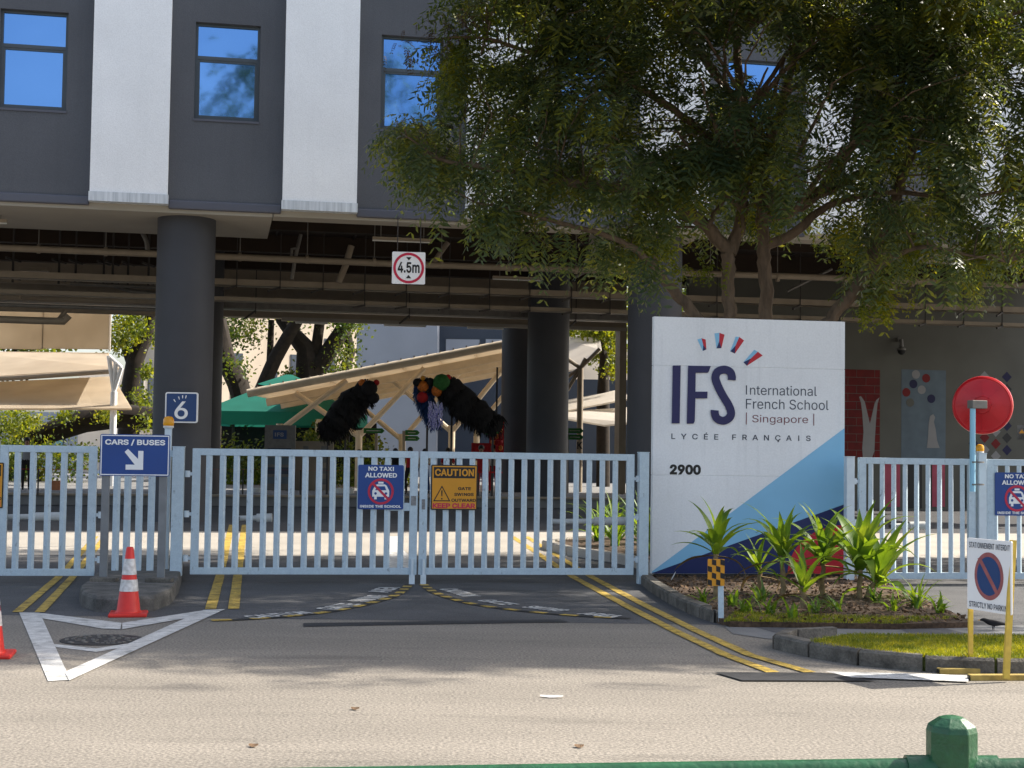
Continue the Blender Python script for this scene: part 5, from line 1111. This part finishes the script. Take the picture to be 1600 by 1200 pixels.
deptree('dark many limbed tree behind the teal gazebo', [[(487, 780, 0, .75), (483, 600, 0, .7), (478, 545, 0, .5), (440, 500, 0, .3), (425, 440, 0, .25)], [(483, 590, 0, .5), (510, 555, 0, .45), (545, 500, 0, .35), (575, 440, 0, .3)], [(395, 640, -1, .35), (430, 560, -1, .35), (462, 505, -1, .3), (490, 460, -1, .25)], [(488, 590, 0, .3), (500, 500, 0, .25), (510, 450, 0, .2)], [(530, 600, 1, .3), (548, 550, 1, .25), (535, 490, 1, .2)], [(420, 600, 1, .18), (424, 500, 1, .15)]],
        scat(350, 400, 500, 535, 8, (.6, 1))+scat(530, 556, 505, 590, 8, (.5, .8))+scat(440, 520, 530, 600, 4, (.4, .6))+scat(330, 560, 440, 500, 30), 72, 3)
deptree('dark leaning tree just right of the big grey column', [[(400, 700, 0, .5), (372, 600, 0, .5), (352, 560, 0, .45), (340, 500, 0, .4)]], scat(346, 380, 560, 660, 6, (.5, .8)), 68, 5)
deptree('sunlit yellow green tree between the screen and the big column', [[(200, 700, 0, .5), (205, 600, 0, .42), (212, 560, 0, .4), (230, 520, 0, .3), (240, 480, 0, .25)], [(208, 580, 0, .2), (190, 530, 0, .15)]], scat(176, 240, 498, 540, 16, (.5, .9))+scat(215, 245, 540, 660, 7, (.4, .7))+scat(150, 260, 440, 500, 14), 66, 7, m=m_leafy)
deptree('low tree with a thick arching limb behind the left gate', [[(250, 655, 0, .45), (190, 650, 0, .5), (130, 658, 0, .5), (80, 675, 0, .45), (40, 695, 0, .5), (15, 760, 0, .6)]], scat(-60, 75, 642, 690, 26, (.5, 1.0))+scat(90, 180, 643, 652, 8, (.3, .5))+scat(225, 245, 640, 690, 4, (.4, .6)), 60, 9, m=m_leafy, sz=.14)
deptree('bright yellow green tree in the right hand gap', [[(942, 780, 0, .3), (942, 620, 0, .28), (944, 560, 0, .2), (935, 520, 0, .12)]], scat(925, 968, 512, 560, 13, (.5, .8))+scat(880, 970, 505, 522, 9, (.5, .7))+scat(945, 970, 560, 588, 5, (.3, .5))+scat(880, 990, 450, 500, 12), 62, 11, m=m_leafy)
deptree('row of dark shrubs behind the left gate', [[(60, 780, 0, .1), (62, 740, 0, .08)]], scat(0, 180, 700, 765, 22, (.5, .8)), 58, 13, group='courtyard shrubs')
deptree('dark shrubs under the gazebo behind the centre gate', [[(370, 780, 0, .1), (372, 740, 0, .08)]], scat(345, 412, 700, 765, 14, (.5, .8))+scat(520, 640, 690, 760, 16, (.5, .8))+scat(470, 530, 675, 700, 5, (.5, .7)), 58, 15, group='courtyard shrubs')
# tops of trees beyond the courtyard that show over and between things
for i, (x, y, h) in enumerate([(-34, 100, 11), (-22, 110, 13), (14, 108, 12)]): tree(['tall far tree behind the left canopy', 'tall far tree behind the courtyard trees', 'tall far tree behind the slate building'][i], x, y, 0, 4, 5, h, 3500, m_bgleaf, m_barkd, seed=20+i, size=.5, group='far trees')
# street trees outside the right edge that dapple the driveway and verge
for i, (x, y, z, rd_, s) in enumerate([(14.6, 26.2, 8.6, 3.0, 1), (22.5, 23.2, 8.8, 3.4, 2), (29.5, 24.6, 8.6, 3.6, 3)]):
    tree(['street tree standing just past the right edge of the verge', 'second street tree along the verge to the right', 'third street tree along the verge to the right'][i], x, y, 0, 4, rd_, z, 4500, m_leaf, m_bark, seed=40+s, size=.22, group='street trees along the verge', flat_=.5)
# ------------------------------------------------------------------ strap leaved plants
def blade(b, base, d, L_, w, droop, n=7, twist=0):
    """one strap leaf arching outwards"""
    d = Vector(d).normalized(); hor = Vector((d.x, d.y, 0)); hor = hor.normalized() if hor.length > .01 else Vector((1, 0, 0)); side = Vector((-hor.y, hor.x, 0)); p = Vector(base); vs = []; el = math.atan2(d.z, Vector((d.x, d.y)).length)
    for i in range(n+1):
        s = i/n; ww = w*(.55+.9*s if s < .4 else .91*(1-s)/.6+.0)*.5+.001; e = el-droop*s**1.6
        dirv = hor*math.cos(e)+Vector((0, 0, 1))*math.sin(e); nrm = dirv.cross(side); vs += [p-side*ww+nrm*ww*.3, p, p+side*ww+nrm*ww*.3]; p = p+dirv*(L_/n)
    fs = []
    for i in range(n): a = i*3; fs += [(a, a+1, a+4, a+3), (a+1, a+2, a+5, a+4)]
    b.add(vs, fs)
def strap(label, base, h, nl, L_, seed, w=.06, name='strap_leaf_plant', group='strap leaved plants in front of the board', stems=1):
    rr = random.Random(seed); t = thing(name, label, 'plant', base, 0, group); 
    for sidx in range(stems):
        off = Vector((0, 0, 0)) if sidx == 0 else Vector((rr.uniform(.12, .22)*(1 if sidx % 2 else -1), rr.uniform(-.05, .1), 0)); hh = h*(1 if sidx == 0 else rr.uniform(.5, .8)); topp = Vector(base)+off*1.8+Vector((0, 0, hh))
        b = MB(); q = [Vector(base)+off*.6]; 
        for k in range(1, 7): q.append((Vector(base)+off*.6).lerp(topp, k/6)+Vector((rr.gauss(0, .008), rr.gauss(0, .008), 0)))
        b.tube(q, [.03, .034, .027, .032, .026, .03, .02], 8).build('stem', mat_stem, t, smooth=True)
        for i in range(nl):
            a = i*2.4+rr.uniform(-.3, .3); lev = i/nl; el = R(22+62*lev+rr.uniform(-12, 10)) if i > 1 else R(-5); b = MB(); blade(b, topp-Vector((0, 0, .12*(1-lev))), (math.cos(a)*math.cos(el), math.sin(a)*math.cos(el), math.sin(el)), L_*rr.uniform(.75, 1.1), 1.95*w*rr.uniform(.8, 1.15), rr.uniform(.6, 2.0)*(1.15-.5*lev)); b.build('leaf', m_strapold if i < 2 and stems == 1 else m_strap, t, smooth=True)
m_strapold = mat('dry_strap_leaf', (.26, .19, .08), .9, .4, 20)
mat_stem = mat('plant_stem', (.22, .16, .08), .9, .4, 20)
def on(u, v): return gnd(u, v, .06)
strap('strap leaved plant directly behind the yellow and black marker', on(1118, 940), .62, 18, .66, 1, .06)
strap('strap leaved plant in front of the tip of the red disc', on(1222, 930), .5, 19, .78, 2, .06)
strap('tall strap leaved plant against the red disc', on(1285, 930), .46, 19, .82, 3, .065)
strap('bright broad leaved strap plant at the right end of the board', on(1343, 935), .42, 20, .88, 4, .085, stems=2)
strap('slim strap leaved plant between marker and red disc', on(1186, 925), .3, 11, .6, 5, .045)
strap('small strap leaved plant low between the two tall ones', on(1255, 950), .26, 13, .6, 6, .05)
def clump(label, base, n, L_, seed, name='low_leafy_clump', group='low leafy clumps in the planting bed', w=.035):
    rr = random.Random(seed); t = MB()
    for i in range(n):
        a = rr.uniform(0, 6.28); el = R(rr.uniform(35, 85)); blade(t, Vector(base)+Vector((rr.gauss(0, .03), rr.gauss(0, .03), 0)), (math.cos(a)*math.cos(el), math.sin(a)*math.cos(el), math.sin(el)), L_*rr.uniform(.6, 1.1), w, rr.uniform(.8, 2.0), 5)
    o = t.build(name, m_strap, smooth=True, loc=base); tagp(o, label, 'plant', group)
cl = [(1165, 958, 'just right of the yellow and black marker'), (1200, 962, 'at the front of the bed left of centre'), (1145, 948, 'tucked behind the marker post'), (1240, 968, 'in the front middle of the bed'), (1275, 958, 'below the red disc'), (1310, 955, 'below the right edge of the board'), (1395, 955, 'left of the big clump by the right driveway'), (1432, 950, 'largest and nearest the right driveway'), (1370, 940, 'under the bright broad leaved plant'), (1470, 958, 'at the right tip of the bed'), (1188, 940, 'under the slim strap plant'), (1100, 945, 'by the bed kerb left of the marker')]
for i, (u, v, s) in enumerate(cl): clump('low green leafy clump '+s, on(u, v), 26 if i == 7 else 13, .42 if i == 7 else .3, 50+i)
ig = [(2.5, 21.2), (3.1, 21.8), (2.2, 23.2), (2.9, 23.8), (1.8, 25.2), (2.5, 25.8), (1.6, 26.6), (3.3, 25.0), (2.4, 27.2), (3.5, 22.9), (3.6, 26.6)]
igl = ['nearest the gate post', 'second from the gate post', 'beside the inner kerb', 'behind the first row', 'at the bulge of the inner kerb', 'behind the bulge of the kerb', 'at the far left tip of the inner bed', 'close to the board back', 'at the far end of the inner bed', 'hidden close to the board', 'farthest back beside the board']
for i, (x, y) in enumerate(ig): clump('tall sunlit strap plant inside the gate '+igl[i], Vector((x, y, .12)), 34, 1.05, 80+i, 'tall_strap_plant', 'tall strap plants inside the gate', .075)
# leaf litter and soil clods in the bed, grass on the verge
def inpoly(P, x, y):
    c = False; j = len(P)-1
    for i in range(len(P)):
        xi, yi, xj, yj = P[i].x, P[i].y, P[j].x, P[j].y
        if (yi > y) != (yj > y) and x < (xj-xi)*(y-yi)/(yj-yi)+xi: c = not c
        j = i
    return c
def scatter(P, n):
    xs = [p.x for p in P]; ys = [p.y for p in P]; out = []
    while len(out) < n:
        x, y = random.uniform(min(xs), min(max(xs), 9)), random.uniform(min(ys), max(ys))
        if inpoly(P, x, y): out.append((x, y))
    return out
S = np.array([(x, y, .065) for x, y in scatter(bp_, 2600)]); V, Fq = leaves(S, .06); V[:, 2] = .06+np.abs(V[:, 2]-.065)*.6+.004; tagp(mesh_np('leaf_litter', V, Fq, m_tan, None), 'dry brown leaf litter scattered over the planting bed', 'leaf litter', kind='stuff')
def grass(P, n, z, h, name, label):
    pts = np.array([(x, y, z) for x, y in scatter(P, n)]); N = len(pts); a = rng.random(N)*6.28; hh = h*(.5+rng.random(N)); d = np.stack([np.cos(a), np.sin(a), np.zeros(N)], 1); ln = rng.normal(0, .35, (N, 3)); ln[:, 2] = 1; ln = norm(ln)
    w = .004; V = np.stack([pts-d*w, pts+d*w, pts+ln*(hh*.6)[:, None]+d*w*.7, pts+ln*hh[:, None]+d*.001-np.array([0, 0, 1])*(hh*.15)[:, None]], 1).reshape(-1, 3); tagp(mesh_np(name, V, np.arange(len(V)).reshape(-1, 4), m_grass, None), label, 'grass', kind='stuff')
grass(lawnp, 42000, LZ-.01, .045, 'lawn_grass', 'short bright green grass growing on the roadside verge')
front = [gnd(u, v, .06) for u, v in [(1130, 972), (1150, 955), (1250, 962), (1400, 965), (1500, 965), (1400, 975), (1140, 971)]]
grass(front, 7000, .06, .035, 'bed_edge_grass', 'thin patchy grass along the front edge of the planting bed')
# fallen leaves on the road
for i, (u, v, s) in enumerate([(555, 1109, 'on the road left of centre'), (396, 1167, 'near the green railing at lower left'), (862, 1090, 'pale and long on the road at centre'), (905, 1168, 'curled near the railing at centre'), (1052, 908, 'pale and upright on the bed kerb')]):
    z = .002 if i != 4 else .15; p = gnd(u, v, z); b = MB(); L_ = .055 if i != 2 else .16; n = 5; vs = []
    for k in range(n+1): s_ = k/n; w_ = .028*math.sin(math.pi*min(.98, max(.04, s_)))+.002; vs += [(p.x-L_/2+L_*s_, p.y-w_, p.z+.004+.012*abs(s_-.5)+(0.10*s_ if i == 4 else 0)), (p.x-L_/2+L_*s_, p.y+w_, p.z+.012+.012*abs(s_-.5)+(0.10*s_ if i == 4 else 0))]
    b.add(vs, [(2*k, 2*k+2, 2*k+3, 2*k+1) for k in range(n)]); o = b.build('fallen_leaf', m_conew if i in (2, 4) else m_tan, loc=p); tagp(o, 'fallen leaf '+s, 'leaf', 'fallen leaves')
# ------------------------------------------------------------------ bird, people, lion costumes
def skin_mesh(name, verts, edges, radii, root=0, sub=2):
    me = bpy.data.meshes.new(name); me.from_pydata(verts, edges, []); o = bpy.data.objects.new(name, me); COL.objects.link(o)
    mo = o.modifiers.new('s', 'SKIN'); mo.use_smooth_shade = True
    for i, v in enumerate(me.skin_vertices[0].data): r_ = radii[i]; v.radius = (r_, r_) if not hasattr(r_, '__len__') else r_; v.use_root = i == root
    s = o.modifiers.new('u', 'SUBSURF'); s.levels = sub; s.render_levels = sub
    dg = bpy.context.evaluated_depsgraph_get(); m2 = bpy.data.meshes.new_from_object(o.evaluated_get(dg)); bpy.data.objects.remove(o); m2.name = name; return m2
def bird():
    p = gnd(1552, 985, .012); t = thing('bird', 'small dark bird walking on the footpath behind the no parking board', 'bird', p)
    V = [(0, 0, .075), (-.045, 0, .08), (-.08, 0, .1), (-.105, 0, .105), (.05, 0, .07), (.13, 0, .06), (.0, .02, .045), (.0, .02, .0), (.0, -.02, .045), (.0, -.02, 0), (-.135, 0, .098)]
    me = skin_mesh('body', V, [(0, 1), (1, 2), (2, 3), (0, 4), (4, 5), (0, 6), (6, 7), (0, 8), (8, 9), (3, 10)], [.035, .03, .022, .018, .025, .008, .005, .003, .005, .003, .004]); me.materials.append(m_black); link('body', me, t, Matrix.Translation(p))
    MB().lathe([(.005, 0), (.001, .022)], p+Vector((-.132, 0, .099)), 6, (-1, 0, -.1)).build('beak', m_syel, t)
bird()
def person(label, u, Y, h=1.6, shirt=m_red, trous=m_black, pose=0, z=TZ, face=1, hair=m_hair, seed=0):
    p = dep(u, 700, Y); base = Vector((p.x, p.y, z)); t = thing('person', label, 'person', base); s = h/1.7; rr = random.Random(seed); st = .12+.1*rr.random() if pose else .05
    V = [(0, 0, .95), (0, 0, 1.1), (0, 0, 1.28), (0, 0, 1.40), (0, 0, 1.47), (0, -.01, 1.56), (0, 0, 1.66),
         (-.09, 0, .88), (-.1, -st, .5), (-.1, -st*.3, .08), (-.1, -st*.3-.14, .03), (.09, 0, .88), (.1, st, .5), (.1, st*1.6, .08), (.1, st*1.6-.14, .03),
         (-.19, 0, 1.36), (-.24, .02, 1.1), (-.23, -.12, .9), (-.23, -.16, .80), (.19, 0, 1.36), (.25, 0, 1.1), (.27 if pose < 2 else .2, -.1 if pose < 2 else -.25, .9 if pose < 2 else 1.2), (.27 if pose < 2 else .12, -.14 if pose < 2 else -.3, .80 if pose < 2 else 1.28)]
    E = [(0, 1), (1, 2), (2, 3), (3, 4), (4, 5), (5, 6), (0, 7), (7, 8), (8, 9), (9, 10), (0, 11), (11, 12), (12, 13), (13, 14), (3, 15), (15, 16), (16, 17), (17, 18), (3, 19), (19, 20), (20, 21), (21, 22)]
    Rd = [(.15, .11), (.14, .1), (.16, .11), (.11, .08), (.055, .055), (.085, .1), (.07, .085), .09, .062, .045, (.04, .035), .09, .062, .045, (.04, .035), .06, .045, .036, .028, .06, .045, .036, .028]
    me = skin_mesh('body', [tuple(c*s for c in v) for v in V], E, [tuple(q*s for q in r_) if hasattr(r_, '__len__') else r_*s for r_ in Rd])
    for m in (m_skin, shirt, trous, m_sblack): me.materials.append(m)
    for pl in me.polygons:
        c = pl.center/s; arm = abs(c.x) > .215 and c.z > .7
        pl.material_index = 3 if c.z < .1 else 2 if c.z < .98 and not arm else (0 if c.z > 1.44 or (arm and c.z < 1.15) else 1)
    rz = random.Random(seed+5).uniform(-.6, .6)+(0 if face > 0 else math.pi); mw = Matrix.Translation(base) @ Matrix.Rotation(rz, 4, 'Z'); link('body', me, t, mw)
    hd = MB(); hd.lathe([(.09*s, -.02), (.108*s, .03), (.1*s, .08), (.06*s, .125), (.001, .14)], Vector((0, .015*s, 1.58*s)), 14); 
    hd.v = [tuple(mw @ Vector(v)) for v in hd.v]; hd.build('hair', hair, t, smooth=True)
    f = MB(); f.box((-.032*s, -.1*s, 1.6*s), (.02, .01, .012)).box((.032*s, -.1*s, 1.6*s), (.02, .01, .012)).box((0, -.098*s, 1.53*s), (.04, .01, .01)); f.v = [tuple(mw @ Vector(v)) for v in f.v]; f.build('face_features', m_sblack, t)
    f = MB(); f.lathe([(.014*s, 0), (.004, .03)], (0, -.1*s, 1.565*s), 6, (0, -1, 0)); 
    for sx in (-1, 1): f.lathe([(.02*s, 0), (.012*s, .012)], (sx*.084*s, .01, 1.58*s), 8, (sx, 0, 0))
    f.v = [tuple(mw @ Vector(v)) for v in f.v]; f.build('nose_and_ears', m_skin, t)
person('person in grey shirt and black trousers standing behind the left gate', 42, 46.5, 1.65, m_grey, m_black, 0, seed=1)
person('child in red shirt walking behind the gap between the middle gates', 641, 47.5, 1.5, m_red, m_black, 1, seed=2)
person('child in pale shirt seen just left of the caution sign', 664, 48.5, 1.45, m_wcanvas, m_sblue2, 2, seed=3)
person('child in dark clothes behind the taxi sign', 618, 49, 1.45, m_black, m_grey, 1, seed=4)
person('performer in red trousers right of the caution sign', 752, 48, 1.6, m_red, m_red, 1, seed=5)
person('adult in white top right of the caution sign', 771, 50, 1.62, m_wcanvas, m_red, 2, seed=6)
person('child in red top above the caution sign', 700, 51, 1.5, m_red, m_grey, 2, seed=7)
def lion(label, spine, rad, fur, trim, seed, Y=46, head=None, poles=()):
    """draped festival lion costume: thick sagging body with hanging fur strips, round head, two support poles"""
    rr = random.Random(seed); P = [dep(u, v, Y) for u, v in spine]; t = thing('lion_costume', label, 'costume', P[0], 0, 'lion dance costumes'); Q = []; Rr = []
    for i in range(len(P)-1):
        for k in range(5): s = k/5; Q.append(P[i].lerp(P[i+1], s)+Vector((0, rr.gauss(0, .03), rr.gauss(0, .03)))); Rr.append((rad[i]+(rad[i+1]-rad[i])*s)*rr.uniform(.93, 1.07))
    Q.append(P[-1]); Rr.append(rad[-1]); MB().tube(Q, Rr, 14).build('body', fur, t, smooth=True)
    N = 1500; Pq = []; Dq = []
    for i in range(N):
        j = rr.randrange(len(Q)); a = rr.uniform(0, 6.28); o = Vector((0, 0, 0)); d = (Q[min(j+1, len(Q)-1)]-Q[max(j-1, 0)]).normalized(); x = d.cross(Vector((0, 1, 0))).normalized(); y = d.cross(x); o = (x*math.cos(a)+y*math.sin(a)); Pq.append(tuple(Q[j]+o*Rr[j]*.92+d*rr.uniform(-.08, .08))); Dq.append(tuple((o*.5+Vector((0, 0, -.8))+d*.2).normalized()))
    Pq = np.array(Pq); Dq = np.array(Dq); sd_ = norm(np.cross(Dq, rng.normal(0, 1, Dq.shape))); l = (.12+.14*rng.random(N))[:, None]; V = np.stack([Pq-sd_*.018, Pq+sd_*.018, Pq+Dq*l+sd_*.008, Pq+Dq*l-sd_*.008], 1).reshape(-1, 3); mesh_np('fur_strips', V, np.arange(len(V)).reshape(-1, 4), fur, t, 'stuff')
    low = [q-Vector((0, 0, r_*.95)) for q, r_ in zip(Q, Rr)]; b = MB()
    for a, c_ in zip(low, low[1:]): b.tube([a, c_], .035, 5)
    b.build('trim', trim, t)
    for (u, v) in poles: q = dep(u, v, Y+.1); MB().tube([Vector((q.x, q.y, TZ)), q], .035, 8).build('support_pole', m_grime, t, smooth=True)
    if head:
        for u, v, r_, m, nm in head:
            q = dep(u, v, Y-.25-.002*r_); r_ = r_/F*Y; MB().lathe([(.01, -r_), (r_*.6, -r_*.8), (r_*.95, -r_*.3), (r_, 0), (r_*.92, r_*.4), (r_*.6, r_*.82), (.01, r_)], q, 14).build(nm, m, t, smooth=True)
    return t
lion('black lion costume stretching up to the right with its head raised', [(505, 672), (520, 668), (540, 645), (560, 622), (574, 606)], [.25, .42, .5, .42, .3], m_black, m_black, 1, head=[(577, 607, 13, m_black, 'head'), (584, 622, 9, m_black, 'muzzle'), (566, 598, 6, m_orange, 'ear'), (588, 598, 5, m_red, 'forehead_pompom')], poles=[(512, 690), (540, 665)])
lion('colourful lion costume head with orange face and hanging purple fringe', [(661, 595), (662, 615), (670, 640), (680, 662)], [.22, .26, .22, .1], m_sblue2, m_purple, 2, head=[(652, 598, 7, m_black, 'eye_brow'), (672, 597, 7, m_black, 'eye_brow'), (661, 604, 9, m_orange, 'face'), (660, 621, 9, m_red, 'mouth'), (656, 611, 4, m_black, 'eye'), (668, 611, 4, m_black, 'eye'), (661, 591, 4, m_syel, 'horn')], poles=[(668, 640)])
b = MB()
lt = [o for o in bpy.data.objects if o.name == 'lion_costume.001'][0]
for i in range(60):
    q = dep(random.uniform(668, 690), random.uniform(625, 655), 45.6); b.tube([q, q+Vector((.05, random.gauss(0, .03), -.2)), q+Vector((-.02, 0, -.36))], [.02, .018, .006], 5)
b.build('purple_fringe', m_purple, lt)['kind'] = 'stuff'
lion('dark green and black lion costume sloping down to the right', [(690, 602), (705, 612), (730, 635), (755, 655), (778, 662)], [.3, .42, .48, .42, .3], m_black, m_fgreen, 3, head=[(690, 598, 14, m_fgreen, 'head'), (683, 611, 9, m_orange, 'muzzle'), (700, 590, 5, m_red, 'forehead_pompom')], poles=[(706, 640), (770, 680)])
# overhead cable across the street outside the top of the picture, which throws the thin line on the road
t = thing('overhead_cable', 'thin overhead cable crossing above the street outside the picture', 'cable', (-30, 16.0, 0)); c0 = Vector((-30, 16.05, 9.2)); c1 = Vector((40, 16.6, 9.2))
MB().tube([c0, c0.lerp(c1, .5)-Vector((0, 0, .1)), c1], .022, 6).build('cable', m_grime, t)
for c_ in (c0, c1): MB().tube([Vector((c_.x, c_.y, 0)), Vector((c_.x, c_.y, 9.4))], .12, 10).build('pole', m_galv, t, smooth=True)
